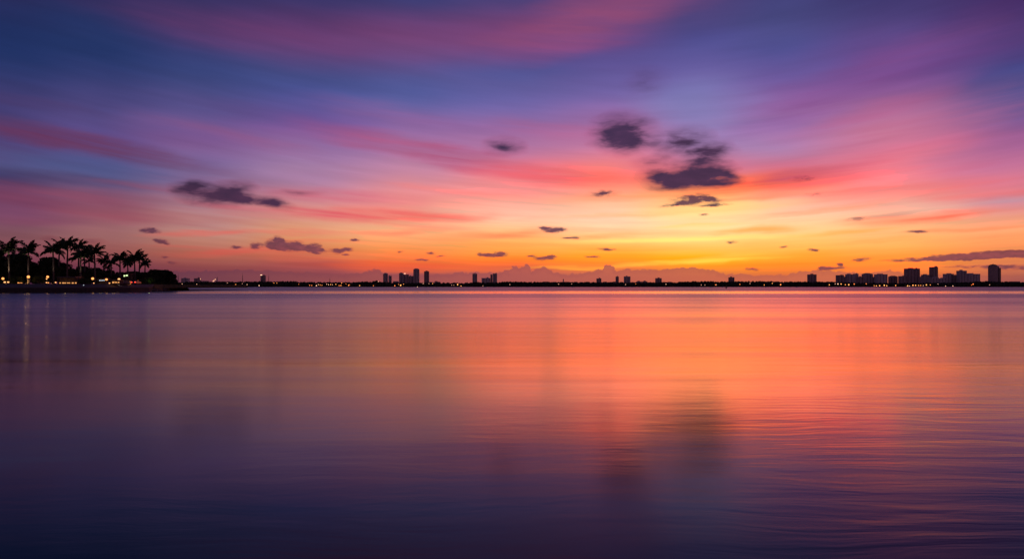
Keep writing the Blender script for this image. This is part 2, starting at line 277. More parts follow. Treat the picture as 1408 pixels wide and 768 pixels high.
M = dict(
 bark=mat('bark', (.16, .12, .09), .9, .3, 2), palmbark=mat('palm_bark', (.10, .085, .07), .85, .2, 3),
 shaft=mat('crownshaft', (.08, .12, .04), .5, .2, 3), palm=mat('palm_leaf', (.035, .06, .02), .6, .3, 1.5),
 leaf=mat('foliage', (.035, .055, .018), .7, .45, .6), leaf2=mat('hedge_foliage', (.05, .08, .02), .7, .45, 1.2),
 far=mat('far_foliage', (.035, .045, .02), .8, .4, .05),
 grass=mat('lawn', (.05, .07, .03), .9, .3, .5), pave=mat('paving', (.13, .11, .11), .8, .15, 1.2),
 wall=mat('seawall_stone', (.05, .045, .042), .85, .3, 1.5, bump=.3), rock=mat('rock', (.10, .09, .085), .85, .35, 1.5, bump=.5),
 dirt=mat('shore_earth', (.08, .07, .05), .95, .3, .02),
 conc=mat('concrete', (.50, .46, .44), .8, .12, .15), conc2=mat('pale_render', (.62, .57, .55), .8, .1, .15), brick=mat('brown_render', (.40, .31, .28), .85, .15, .15),
 glass=mat('dark_glass', (.04, .05, .06), .15, .3, .2, spec=.6), bal=mat('balcony_rail', (.45, .42, .42), .6, .15, .3),
 roof=mat('roof_tile', (.14, .08, .06), .85, .25, .5), plant=mat('roof_metal', (.25, .24, .24), .6, .2, .4),
 metal=mat('dark_metal', (.05, .05, .05), .5, .2, 4, spec=.5), timber=mat('timber', (.12, .08, .05), .8, .3, 2),
 carp=mat('car_paint', (.10, .10, .12), .3, .05, 1, spec=.6), tyre=mat('tyre', (.02, .02, .02), .8, .1, 3), umb=mat('awning', (.35, .32, .28), .8, .15, 1),
 amber=emit('amber_lamp', (1, .34, .08), 2.1), warm=emit('warm_lamp', (1, .42, .14), 2.), white=emit('white_lamp', (1, .85, .70), 8),
 orange=emit('orange_lamp', (1, .30, .05), 6), dimw=emit('dim_window', (1, .55, .22), .9), litw=emit('lit_window', (1, .42, .11), 1.05),
 cool=emit('cool_tube', (.70, .85, 1), 1.3), red=emit('red_lamp', (1, .05, .02), 3), green=emit('greenish_window', (.75, 1, .45), 1.4),
 # far lamps: small, so brighter
 famber=emit('far_amber_lamp', (1, .30, .06), 2.6), fyellow=emit('far_yellow_lamp', (1, .38, .09), 3.), fwhite=emit('far_white_lamp', (1, .52, .30), 2.4), forange=emit('far_orange_lamp', (1, .22, .04), 2.6), fdim=emit('far_dim_lamp', (1, .45, .28), 1.5),
)

# ------------------------------------------------------------------ mesh helpers
def obj(name, bm, m, parent=None, loc=(0, 0, 0), smooth=False):
    me = bpy.data.meshes.new(name); bm.to_mesh(me); bm.free()
    if smooth:
        for p in me.polygons: p.use_smooth = True
    me.materials.append(m)
    o = bpy.data.objects.new(name, me); C.objects.link(o); o.location = loc
    if parent: o.parent = parent
    return o
def tag(o, label, cat, group=None):
    o['label'] = label; o['category'] = cat
    if group: o['group'] = group
    return o
def thing(name, label, cat, loc, rz=0, group=None):
    o = bpy.data.objects.new(name, None); C.objects.link(o); o.location = loc; o.rotation_euler = (0, 0, rz)
    return tag(o, label, cat, group)
def copy_tree(o, parent=None):
    c = o.copy(); C.objects.link(c)
    if parent: c.parent = parent
    for ch in list(o.children): copy_tree(ch, c)
    return c
def box(bm, x0, x1, y0, y1, z0, z1):
    v = [bm.verts.new(p) for p in [(x0,y0,z0),(x1,y0,z0),(x1,y1,z0),(x0,y1,z0),(x0,y0,z1),(x1,y0,z1),(x1,y1,z1),(x0,y1,z1)]]
    for f in ((0,3,2,1),(4,5,6,7),(0,1,5,4),(1,2,6,5),(2,3,7,6),(3,0,4,7)): bm.faces.new([v[i] for i in f])
def tube(bm, pts, rad, n=8, cap=True):
    rings = []
    for i, p in enumerate(pts):
        p = Vector(p); a = Vector(pts[max(i-1, 0)]); b = Vector(pts[min(i+1, len(pts)-1)])
        t = (b-a).normalized(); u = t.cross(Vector((0, 1, 0)));
        if u.length < .1: u = t.cross(Vector((1, 0, 0)))
        u.normalize(); w = t.cross(u); r = rad[i] if isinstance(rad, (list, tuple)) else rad
        rings.append([bm.verts.new(p+u*math.cos(2*math.pi*k/n)*r+w*math.sin(2*math.pi*k/n)*r) for k in range(n)])
    for a, b in zip(rings, rings[1:]):
        for k in range(n): bm.faces.new((a[k], a[(k+1)%n], b[(k+1)%n], b[k]))
    if cap: bm.faces.new(rings[0][::-1]); bm.faces.new(rings[-1])
ICO = {}
def ball(bm, c, r, sub=2, sq=(1, 1, 1), jit=0., rng=random):
    if sub not in ICO:
        t = bmesh.new(); bmesh.ops.create_icosphere(t, subdivisions=sub, radius=1); t.verts.index_update()
        ICO[sub] = ([v.co.copy() for v in t.verts], [[v.index for v in f.verts] for f in t.faces]); t.free()
    vs = []
    for q in ICO[sub][0]:
        k = r*(1+rng.uniform(-jit, jit)); vs.append(bm.verts.new((q.x*sq[0]*k+c[0], q.y*sq[1]*k+c[1], q.z*sq[2]*k+c[2])))
    for f in ICO[sub][1]: bm.faces.new([vs[i] for i in f])
def prism(bm, poly, z0, z1):
    n = len(poly)
    a = [bm.verts.new((p[0], p[1], z0 if not callable(z0) else z0(p))) for p in poly]
    b = [bm.verts.new((p[0], p[1], z1)) for p in poly]
    for k in range(n): bm.faces.new((a[k], a[(k+1)%n], b[(k+1)%n], b[k]))
    bm.faces.new(b); bm.faces.new(a[::-1])
def card(bm, c, s, rng, asp=.5):
    n = Vector((rng.gauss(0, 1), rng.gauss(0, 1), rng.gauss(0, 1))).normalized()
    u = n.orthogonal().normalized(); w = n.cross(u); a = rng.uniform(0, 6.3)
    u, w = u*math.cos(a)+w*math.sin(a), w*math.cos(a)-u*math.sin(a)
    c = Vector(c)
    bm.faces.new([bm.verts.new(c+u*s), bm.verts.new(c+w*s*asp), bm.verts.new(c-u*s), bm.verts.new(c-w*s*asp)])

# ------------------------------------------------------------------ water
def build_water():
    bm = bmesh.new()
    S = 40000
    ys = [-400, 0, 400, 2500, 10000, S]
    xs = [-S, -3000, 0, 3000, S]
    V = [[bm.verts.new((x, y, 0)) for x in xs] for y in ys]
    for j in range(len(ys)-1):
        for i in range(len(xs)-1): bm.faces.new((V[j][i], V[j][i+1], V[j+1][i+1], V[j+1][i]))
    m = bpy.data.materials.new('bay_water'); m.use_nodes = True; nt = m.node_tree; g = G(nt)
    b = nt.nodes['Principled BSDF']
    nt.nodes.remove(b); outn = nt.nodes['Material Output']
    gl = g.n('ShaderNodeBsdfGlossy'); gl.inputs['Color'].default_value = (.84, .92, .91, 1)
    df = g.n('ShaderNodeBsdfDiffuse'); df.inputs['Color'].default_value = (.006, .006, .010, 1)
    fr = g.n('ShaderNodeFresnel'); fr.inputs['IOR'].default_value = 1.33
    ms = g.n('ShaderNodeMixShader');  nt.links.new(df.outputs[0], ms.inputs[1]); nt.links.new(gl.outputs[0], ms.inputs[2])
    nt.links.new(ms.outputs[0], outn.inputs[0])
    tc = g.n('ShaderNodeTexCoord'); P = tc.outputs['Object']
    sp = g.n('ShaderNodeSeparateXYZ'); nt.links.new(P, sp.inputs[0]); X, Y = sp.outputs[0], sp.outputs[1]
    ly = g.m('LOGARITHM', g.m('MAXIMUM', Y, 1.), math.e)
    # slicks and wind lanes: long in x, log-spaced with distance from the shore
    lane, _ = g.noise(g.xyz(g.m('DIVIDE', X, g.m('MULTIPLY', Y, 1.6)), g.m('MULTIPLY', ly, 7.), 2.), 1, 4, .6)
    rough = g.ramp(g.mr(ly, math.log(4), math.log(2200)), [
        (0, (.11,)*3), (.2, (.12,)*3), (.30, (.15,)*3), (.40, (.19,)*3), (.50, (.22,)*3), (.56, (.26,)*3), (.612, (.29,)*3), (.626, (.125,)*3), (.679, (.125,)*3), (.692, (.34,)*3), (1, (.34,)*3)])
    rough = g.m('ADD', rough, g.m('MULTIPLY', g.mr(lane, .3, .7, -.03, .05), g.mr(Y, 150, 190, 1., .25)))
    nt.links.new(rough, gl.inputs['Roughness'])
    # wind-roughened water shows tilted facets, which reflect less than a flat sheet
    nt.links.new(g.m('MULTIPLY', fr.outputs[0], g.mr(rough, .17, .32, 1., .60)), ms.inputs[0])
    # ripples
    W = g.warp(P, 3., 2., .9, .5, 3, 4.)
    n1, _ = g.noise(g.vm('MULTIPLY', W, (1.1, 5., 1)), 1, 4, .55)
    mp = g.n('ShaderNodeMapping'); nt.links.new(W, mp.inputs[0]); mp.inputs[2].default_value = (0, 0, R(50)); mp.inputs[3].default_value = (.38, 2.6, 1)
    n2, _ = g.noise(mp.outputs[0], 1, 3, .5)
    n3, _ = g.noise(g.vm('MULTIPLY', P, (.12, .5, 1)), 1, 3, .5)
    side = g.m('MULTIPLY', g.mr(g.m('DIVIDE', X, g.m('MAXIMUM', Y, 1.)), .1, .6, it='SMOOTHSTEP'), g.mr(Y, 8, 22, 1, .25))
    h = g.m('MULTIPLY', n1, .017)
    h = g.m('MULTIPLY_ADD', g.m('MULTIPLY', n2, side), .12, h)
    h = g.m('MULTIPLY_ADD', n3, .10, h)
    # added tilt: near normals lean away from this shore, pushing the reflections lower
    lean_var, _ = g.noise(g.xyz(g.m('MULTIPLY', X, .004), g.m('MULTIPLY', Y, .02), 1.), 1, 2, .5)
    tilt = g.m('MULTIPLY', g.mr(ly, math.log(28), math.log(110), .024, .0, 'SMOOTHSTEP'), g.mr(lean_var, .3, .7, .85, 1.15))
    tiltn = g.vm('NORMALIZE', g.xyz(0., tilt, 1.))
    bp = g.n('ShaderNodeBump'); nt.links.new(g.mr(ly, math.log(20), math.log(150), .10, .03), bp.inputs['Strength']); bp.inputs['Distance'].default_value = 1.; nt.links.new(tiltn, bp.inputs['Normal']); nt.links.new(h, bp.inputs['Height'])
    nt.links.new(bp.outputs[0], gl.inputs['Normal'])
    o = obj('water', bm, m); o['kind'] = 'structure'
build_water()

# ------------------------------------------------------------------ left headland
def shore(px, py):
    D = CAMH*F/(py-HZ); return (wx(px, D), D)
edge = [(-420, 402.6), (0, 402.4), (60, 402.3), (120, 401.9), (180, 401.3), (205, 400.9), (222, 400.2), (238, 399.4), (250, 398.9), (258, 398.5)]
E = [shore(*e) for e in edge]
backx = E[-1][0]
def inset(poly, d): return [(x-d*.25, y+d) for x, y in poly]
GZ = 2.75
def build_headland():
    bm = bmesh.new()
    base = inset(E, 1.)
    prism(bm, base+[(wx(246, E[-1][1]+25), E[-1][1]+25), (wx(215, 470), 470), (wx(150, 640), 640), (-560, 640)], -1, 1.3)
    o = obj('ground', bm, M['dirt']); o['kind'] = 'structure'
    # sloping paved promenade up to the lawn
    bm = bmesh.new()
    a = inset(E[:-3], 1.25); b = inset(E[:-3], 8.)
    va = [bm.verts.new((p[0], p[1], 1.5)) for p in a]; vb = [bm.verts.new((p[0], p[1], GZ)) for p in b]
    for i in range(len(a)-1): bm.faces.new((va[i], va[i+1], vb[i+1], vb[i]))
    o = obj('promenade', bm, M['pave']); o['kind'] = 'structure'
    bm = bmesh.new()
    prism(bm, inset(E[:-3], 8.)+[(E[-4][0]-10, 420), (-500, 600), (-500, 250)], 1.29, GZ-.02)
    o = obj('lawn', bm, M['grass']); o['kind'] = 'structure'
    bm = bmesh.new()
    s = E[:7]; t = inset(s, 1.2)
    n = len(s)
    lo = [bm.verts.new((p[0], p[1], -1)) for p in s]; hi = [bm.verts.new((p[0], p[1], 1.5)) for p in s]
    hb = [bm.verts.new((p[0], p[1], 1.5)) for p in t]
    for i in range(n-1):
        bm.faces.new((lo[i], lo[i+1], hi[i+1], hi[i])); bm.faces.new((hi[i], hi[i+1], hb[i+1], hb[i]))
    w = thing('seawall', 'long dark stone seawall edging the palm headland at the waterline', 'seawall', (0, 0, 0))
    obj('wall_face', bm, M['wall'], w)
    bm = bmesh.new()
    for (p, q) in zip(s, s[1:]):
        d = Vector((q[0]-p[0], q[1]-p[1])); L = d.length; d.normalize(); nn = Vector((d.y, -d.x))
        P4 = [(p[0]+nn.x*.12, p[1]+nn.y*.12), (q[0]+nn.x*.12, q[1]+nn.y*.12), (q[0]-nn.x*.7, q[1]-nn.y*.7), (p[0]-nn.x*.7, p[1]-nn.y*.7)]
        prism(bm, P4, 1.503, 1.72)
    obj('coping', bm, M['pave'], w)
build_headland()
rng = random.Random(5)
# riprap at the tip
for i in range(46):
    t = rng.random(); k = rng.uniform(5.2, len(E)-1.01) if i < 40 else len(E)-1.02
    a, b = E[int(k)], E[int(k)+1]; f = k-int(k)
    r = rng.uniform(.5, 1.3)*(1.15-.5*(k-5)/4)
    x, y = a[0]+(b[0]-a[0])*f-.5, a[1]+(b[1]-a[1])*f+rng.uniform(-.6, 1.8)
    bm = bmesh.new(); ball(bm, (0, 0, 0), r, 2, (1.3, 1, .75), .14, rng)
    o = obj('rock', bm, M['rock'], loc=(x, y, r*.15+rng.uniform(0, .5)))
    o.rotation_euler = (rng.uniform(-.3, .3), rng.uniform(-.3, .3), rng.uniform(0, 3))
    tag(o, 'dark riprap boulder heaped along the waterline at the headland tip', 'rock', 'riprap boulders round the headland tip')

# ---- royal palms
def frond(bm, base, az, el0, L, rng, droop):
    dirh = Vector((math.cos(az), math.sin(az), 0)); side = Vector((-math.sin(az), math.cos(az), 0))
    N = 13; p = Vector(base); el = el0; pts = [p.copy()]; els = [el]
    for i in range(N):
        el -= droop/N*(.35+1.3*i/N); p = p+(dirh*math.cos(el)+Vector((0, 0, 1))*math.sin(el))*L/N
        pts.append(p.copy()); els.append(el)
    tube(bm, pts, [.07*(1-.8*i/N) for i in range(N+1)], 4, False)
    for i in range(1, N+1):
        u = i/N
        ll = L*.30*math.sin(math.pi*min(1, u*.80+.18))**.7
        for k in (-1, 1):
            for q in range(3):
                up = rng.uniform(-.55, .35); pp = pts[i]-(pts[i]-pts[i-1])*rng.random()
                t = (pts[i]-pts[i-1]).normalized()
                d = (side*k*1.0+t*.75+Vector((0, 0, up))).normalized(); l2 = ll*rng.uniform(.8, 1.1)
                w = t*.17
                mid = pp+d*l2*.6; tip = pp+d*l2+Vector((0, 0, -l2*.32))
                a = bm.verts.new(pp-w*.6); b = bm.verts.new(pp+w*.6); c = bm.verts.new(mid+w); dd = bm.verts.new(mid-w); e = bm.verts.new(tip)
                bm.faces.new((a, b, c, dd)); bm.faces.new((dd, c, e))
# px, crown y, radius px, distance, label
PALMS = [
 (12, 343, 18, 246, 'tallest royal palm at the left edge with its trunk lit from below'),
 (39, 346, 15.5, 244, 'royal palm directly over the bright globe lamp with an amber lit trunk'),
 (73, 344, 14.5, 248, 'royal palm with faintly lit trunk right of the second globe lamp'),
 (81.5, 340, 12.5, 262, 'dark palm close behind the faintly lit one, crown slightly higher'),
 (93, 337, 13.5, 256, 'dark palm with the highest crown in the middle cluster'),
 (108.5, 339, 11.5, 270, 'palm whose small crown rises behind the clump with pale trunk'),
 (111, 352, 13, 252, 'low broad palm with pale lit trunk in the middle clump'),
 (116, 349, 11.5, 268, 'dark palm half hidden right of the pale trunked one'),
 (130, 347, 13.5, 258, 'slim dark palm standing clear above the third globe lamp'),
 (122.5, 358, 7.5, 280, 'short palm low in the gap left of the slim clear palm'),
 (143, 357, 9, 284, 'short palm right of the slim clear one, crown like a tuft'),
 (153, 360, 9.5, 280, 'small dark palm just left of the spiky crowned one'),
 (165, 355, 11, 276, 'spiky crowned palm above the last white lamp'),
 (175.5, 361, 8.5, 300, 'small palm in the dip between the last two palm clumps'),
 (185, 354.5, 12.5, 288, 'larger palm in the last clump at the right of the headland'),
 (192, 356, 11, 300, 'dark palm crowding the right side of the last clump'),
 (199.5, 362.5, 8, 310, 'outermost short palm at the right end of the row'),
 (148, 367, 6, 320, 'tiny palm low behind the tree line near the headland middle'),
]
for i, (px, cy, rp, D, lab) in enumerate(PALMS):
    rg = random.Random(100+i)
    x = wx(px, D); zc = wz(cy, D)-.2; rad = rp*D/F; base = GZ-.05
    t = thing('royal_palm', lab, 'palm tree', (x, D, base), 0, 'royal palms along the headland')
    H = zc-base; sh = min(1.6, H*.12)
    lean = rg.uniform(-.25, .25)
    bm = bmesh.new(); N = 9
    tube(bm, [(lean*(k/N)**2-lean, 0, H*(k/N)-sh*(k/N)) for k in range(N+1)], [.25-.03*k/N+.05*math.sin(k/N*math.pi) for k in range(N+1)], 10)
    obj('trunk', bm, M['palmbark'], t, smooth=True)
    bm = bmesh.new(); tube(bm, [(0, 0, H-sh), (0, 0, H-sh*.6), (0, 0, H)], [.26, .24, .12], 10); obj('crownshaft', bm, M['shaft'], t, smooth=True)
    bm = bmesh.new()
    nf = rg.choice((13, 14, 15)) if rp > 10 else 12
    for k in range(nf):
        lay = k/nf
        a = [0, 3.14][k % 2]+rg.uniform(-.75, .75) if k % 3 else k*2.399
        el0 = 1.45-1.6*lay+rg.uniform(-.12, .12)
        frond(bm, (0, 0, H-.1), a, el0, rad*1.34*rg.uniform(.88, 1.08), rg, 1.05+.45*lay+rg.uniform(-.15, .25))
    # the emerging spear leaf
    tube(bm, [(0, 0, H-.1), (.05, 0, H+rad*.55)], [.07, .01], 4)
    obj('crown', bm, M['palm'], t)

# ---- broadleaf trees behind
def tree(name, px, ytop, wpx, D, label, base, group, seed, m='leaf', dens=1., loww=.15, cat='tree', cs=.42):
    rg = random.Random(seed)
    x = wx(px, D); top = wz(ytop, D); H = top-base; rx = wpx/2*D/F
    t = thing(name, label, cat, (x, D, base), 0, group)
    bm = bmesh.new()
    tube(bm, [(0, 0, 0), (.1, 0, H*.25), (0, .1, H*.5)], [.07*H**.6+.12, .2, .1], 8)
    for k in range(5):
        a = k*1.26+rg.random(); tube(bm, [(0, 0, H*.25+k*.05*H), (math.cos(a)*rx*.35, math.sin(a)*rx*.35, H*.5), (math.cos(a)*rx*.6, math.sin(a)*rx*.6, H*.66)], [.12, .08, .03], 6)
    obj('trunk', bm, M['bark'], t)
    bm = bmesh.new()
    cl = []
    nc = int(16+rx*4)
    for k in range(nc):
        u = rg.random(); a = rg.uniform(0, 6.28); hh = loww+(1-loww)*rg.random()**.8
        env = math.sqrt(max(0.03, 1-((hh-.42)/.6)**2))
        r = rx*env*math.sqrt(u)*.85
        cr = rg.uniform(.2, .34)*min(rx, H*.5)+.4
        zz = min(hh*H, H-cr*.85)
        cl.append((math.cos(a)*r, math.sin(a)*r*.8, zz, cr))
    for _ in range(2): cl.append((rg.uniform(-.2, .2)*rx, 0, H-.28*min(rx, H*.5)-.2, .28*min(rx, H*.5)))
    for (cx_, cy_, cz_, cr) in cl:
        nn = int(95*dens*max(.7, cr*cr/1.1))
        for _ in range(nn):
            d = Vector((rg.gauss(0, 1), rg.gauss(0, 1), rg.gauss(0, 1))).normalized()*cr*rg.uniform(.45, 1.12)**.7
            card(bm, (cx_+d.x, cy_+d.y, cz_+d.z*.8), rg.uniform(.6, 1.15)*cs, rg)
    obj('crown', bm, M[m], t)
    return t
TREES = [
 (-14, 346, 44, 262, 'broad dark tree cut off by the left picture edge behind the tallest palm'),
 (24, 349, 44, 264, 'broad dark tree between the two leftmost royal palms'),
 (50, 363, 30, 268, 'low round tree in the gap right of the amber lit palm'),
 (66, 353.5, 32, 266, 'full dark tree left of the faintly lit palm trunk'),
 (83, 361, 28, 272, 'rounded tree below the pair of middle palms'),
 (97, 369, 26, 278, 'low tree under the highest crown of the middle palms'),
 (113, 366, 26, 276, 'dark tree behind the pale trunked low palm'),
 (131, 368, 26, 282, 'low dark tree at the foot of the slim clear palm'),
 (150, 371, 28, 288, 'low dark tree behind the fourth globe lamp'),
 (168, 374, 24, 296, 'low tree below the spiky crowned palm'),
 (184, 373, 26, 302, 'dark tree under the last palm clump'),
 (200, 374, 24, 300, 'bushy tree right of the last palm clump with a lit patch beside it'),
 (214, 370.5, 26, 312, 'tallest bushy tree on the headland tip'),
 (226, 371, 26, 320, 'rounded tree sloping to the water at the headland tip'),
 (8, 358, 36, 270, 'low dark tree at the foot of the tallest palm trunk'),
 (38, 360, 30, 272, 'dark tree filling the gap behind the amber lit palm'),
 (74, 366, 30, 262, 'low dense tree behind the faintly lit palm trunk'),
 (104, 371, 28, 266, 'low dense tree behind the kiosk post'),
 (122, 371, 26, 270, 'low dense tree behind the dark rounded hedge'),
 (141, 373, 28, 276, 'low dense tree behind the cool lit kiosk'),
 (160, 376, 26, 282, 'low dense tree behind the whitish globe lamp'),
 (178, 377, 26, 290, 'low dense tree beside the villa windows'),
 (192, 376, 24, 292, 'low dense tree behind the red tail lights'),
 (236, 376.5, 20, 330, 'lowest bush at the very end of the headland'),
]
for i, (px, yt, wp, D, lab) in enumerate(TREES):
    tip = px > 208
    tree('broadleaf_tree', px, yt, wp, D, lab, 1.25 if tip else GZ-.05, 'broadleaf trees behind the palms', 300+i, dens=1.25 if i > 10 else 1., loww=.0 if tip else .12)
HEDGE = [(22, 380, 22, 240, 'lamplit clipped hedge between the tallest palm and the amber lit palm'),
 (52, 379, 20, 242, 'lamplit shrub between the first two globe lamps'), (92, 383, 18, 262, 'dark shrub behind the lit kiosk counter'),
 (115, 382.5, 22, 243, 'dark rounded hedge right of the kiosk post'), (137, 384, 14, 268, 'low shrub behind the long cool lit strip'),
 (206, 381, 16, 284, 'greenish lit shrub at the foot of the bushy tree'), (197, 384, 16, 278, 'dark shrub beside the red tail lights'), (218, 388, 22, 298, 'low shrub over the rocks near the tip'), (234, 391, 16, 326, 'smallest shrub over the last boulders'), (0, 384, 16, 247, 'dark shrub at the foot of the tallest palm by the left edge')]
for i, (px, yt, wp, D, lab) in enumerate(HEDGE):
    tree('shrub', px, yt, wp, D, lab, 1.25 if px > 210 else GZ-.05, 'shrubs along the promenade', 500+i, 'leaf2', 1.6, 0., 'shrub', .2)

# ---- street lamps on the headland
def point(loc, power, color, r=.2, name='lamp_light'):
    l = bpy.data.lights.new(name, 'POINT'); l.energy = power; l.color = color; l.shadow_soft_size = r
    o = bpy.data.objects.new(name, l); C.objects.link(o); o.location = loc; return o
def lamp(px, py, D, lab, m='amber', r=.28, power=260, col=(1, .5, .12)):
    x = wx(px, D); z = wz(py, D)
    t = thing('street_lamp', lab, 'street lamp', (x, D, GZ-.05), 0, 'globe lamps along the promenade')
    h = z-GZ+.05
    bm = bmesh.new(); tube(bm, [(0, 0, 0), (0, 0, .25), (0, 0, .3), (0, 0, h-r*.95)], [.14, .12, .06, .045], 10); obj('post', bm, M['metal'], t)
    bm = bmesh.new(); ball(bm, (0, 0, h), r, 3); obj('globe', bm, M[m], t, smooth=True)
    bm = bmesh.new(); tube(bm, [(0, 0, h-r*1.05), (0, 0, h-r*.8)], [.1, .16], 10); obj('collar', bm, M['metal'], t)
    bm = bmesh.new(); tube(bm, [(0, 0, h+r*.92), (0, 0, h+r*1.25)], [.12, .02], 10); obj('finial', bm, M['metal'], t)
    if power: o = point((x, D+.1, z-1.1), power*.035, col, .2)
lamp(4, 382.8, 240, 'globe lamp nearest the left picture edge', r=.38)
lamp(39, 380.4, 238, 'brightest globe lamp standing before the amber lit palm', r=.42, power=420)
lamp(65.5, 380.4, 240, 'taller globe lamp left of the faintly lit palm trunk', r=.36)
lamp(64, 383.4, 244, 'smaller dimmer lamp tucked just below left of the taller one', 'warm', .2, 0)
lamp(127.4, 382.8, 248, 'globe lamp under the slim clear palm', r=.40)
lamp(146.4, 384, 254, 'globe lamp halfway between the slim palm and the spiky palm', r=.36)
lamp(163.6, 384, 258, 'whitish globe lamp under the spiky crowned palm', 'warm', .42)
lamp(178.5, 388.4, 258, 'low orange glowing lamp left of the red tail lights', 'amber', .44, 200, (1, .35, .08))
# low bollard lights
BOL = [(6.5, 387.6, 'warm', .34, 'low bollard light left of the tallest palm trunk'), (11.3, 387.6, 'warm', .32, 'low bollard light at the foot of the tallest palm'),
 (25, 388.6, 'amber', .2, 'small bollard light left in the trio between the first two palms'), (27.5, 388.7, 'amber', .16, 'faint bollard light in the middle of the trio between the first two palms'), (30, 388.8, 'amber', .14, 'faintest bollard light right in the trio between the first two palms'),
 (64, 388.2, 'warm', .24, 'bollard light at the foot of the taller globe lamp'), (66.5, 388.5, 'amber', .2, 'second small light at the foot of the taller globe lamp'), (76.5, 388, 'warm', .26, 'bollard light right of the faintly lit trunk'),
 (129, 389, 'warm', .2, 'bollard light below the lamp under the slim palm'), (150.5, 389, 'warm', .24, 'bollard light right of the halfway lamp'), (115, 391.8, 'cool', .14, 'tiny bluish light on the promenade below the dark hedge')]
for px, py, m, r, lab in BOL:
    D = 236 if py < 391 else 233; x = wx(px, D); z = wz(py, D); g0 = GZ-.05 if D > 235 else 2.2
    t = thing('bollard_light', lab, 'bollard light', (x, D, g0), 0, 'low lights along the promenade')
    h = z-g0
    bm = bmesh.new(); tube(bm, [(0, 0, 0), (0, 0, max(.1, h-r*.6))], [.1, .09], 8); obj('post', bm, M['metal'], t)
    bm = bmesh.new(); tube(bm, [(0, 0, h-r*.6), (0, 0, h+r*.5)], r*.8, 12); obj('lens', bm, M[m], t)
    bm = bmesh.new(); tube(bm, [(0, 0, h+r*.52), (0, 0, h+r*.8)], [r*.9, r*.3], 12); obj('cap', bm, M['metal'], t)
# lit white column beneath the brightest lamp
D = 239.5; t = thing('gate_pillar', 'pale square pillar glowing in the light beneath the brightest globe lamp', 'pillar', (wx(39.2, D), D, GZ-.05))
bm = bmesh.new(); box(bm, -.3, .3, -.3, .3, 0, 1.5); obj('shaft', bm, M['umb'], t)
bm = bmesh.new(); box(bm, -.4, .4, -.4, .4, 1.502, 1.68); obj('cap', bm, M['umb'], t)
point((wx(39.2, D), D-1.3, GZ+.7), 40, (1, .5, .15), .15)
# uplights for palm trunks
for k, (px, D, pw, lab) in enumerate([(12, 246, 800, 'ground spotlight aimed up the tallest palm trunk'), (39, 244, 200, 'ground spotlight behind the glowing pillar'), (74, 248, 200, 'ground spotlight at the foot of the faintly lit palm'), (111, 252, 300, 'ground spotlight at the foot of the pale trunked low palm')]):
    x = wx(px, D)
    t = thing('ground_spotlight', lab, 'spotlight', (x+.2, D-1.6, GZ-.05), 0, 'uplights at the palm trunks')
    bm = bmesh.new(); tube(bm, [(0, 0, 0), (0, 0, .22)], [.16, .2], 10); obj('housing', bm, M['metal'], t)
    bm = bmesh.new(); tube(bm, [(0, 0, .222), (0, 0, .24)], .16, 10); obj('lens', bm, M['warm'], t)
    l = bpy.data.lights.new('uplight', 'SPOT'); l.energy = pw*6; l.color = (1, .72, .5); l.spot_size = R(24); l.spot_blend = .6; l.shadow_soft_size = .1
    o = bpy.data.objects.new('uplight', l); C.objects.link(o); o.location = (x+.2, D-1.6, GZ+.3)
    o.rotation_euler = Vector((.1, -1.3, -9)).to_track_quat('Z', 'Y').to_euler()

# kiosk with glowing counter, pavilions
def pavilion(px0, px1, ytop, ylit0, ylit1, D, m, lab, posts=4, nlit=6):
    x0, x1 = wx(px0, D), wx(px1, D); cx = (x0+x1)/2; w = x1-x0; g0 = GZ-.05
    t = thing('kiosk', lab, 'kiosk', (cx, D, g0), 0)
    ht = wz(ytop, D)-g0
    bm = bmesh.new(); box(bm, -w/2-.3, w/2+.3, -.6, 3.6, ht-.16, ht); box(bm, -w/2, w/2, -.2, 3.2, ht+.003, ht+.2); obj('roof', bm, M['metal'], t)
    bm = bmesh.new(); box(bm, -w/2, w/2, .6, 3., 0, max(.3, ht-.163)); obj('wall', bm, M['timber'], t)
    for k in range(posts):
        bm = bmesh.new(); xx = -w/2+.1+(w-.2)*k/(posts-1); box(bm, xx-.06, xx+.06, -.45, -.33, 0, ht-.163); obj('post', bm, M['timber'], t)
    z0, z1 = wz(ylit1, D)-g0, wz(ylit0, D)-g0
    rr = random.Random(int(px0))
    for k in range(nlit):
        a = -w/2+w*(k+.1)/nlit; b = -w/2+w*(k+.55+rr.random()*.4)/nlit
        bm = bmesh.new(); box(bm, a, b, .50, .597, max(z0, .05)+rr.uniform(0, .1), z1-rr.uniform(0, .1)); obj('lit_window', bm, M[m], t)
    point((cx, D-1.0, g0+max(.6, z1)), 12, (1, .55, .2), .3)
    return t
pavilion(80, 104, 380.8, 387.9, 389.6, 240, 'litw', 'low kiosk with a row of glowing windows right of the bollard light', 5, 7)
pavilion(135, 143.5, 383, 384.7, 386, 262, 'cool', 'small open kiosk with a bluish white light strip', 3, 2)
pavilion(153, 163, 385, 387, 388.9, 250, 'litw', 'small kiosk with warm windows below the whitish globe lamp', 3, 4)
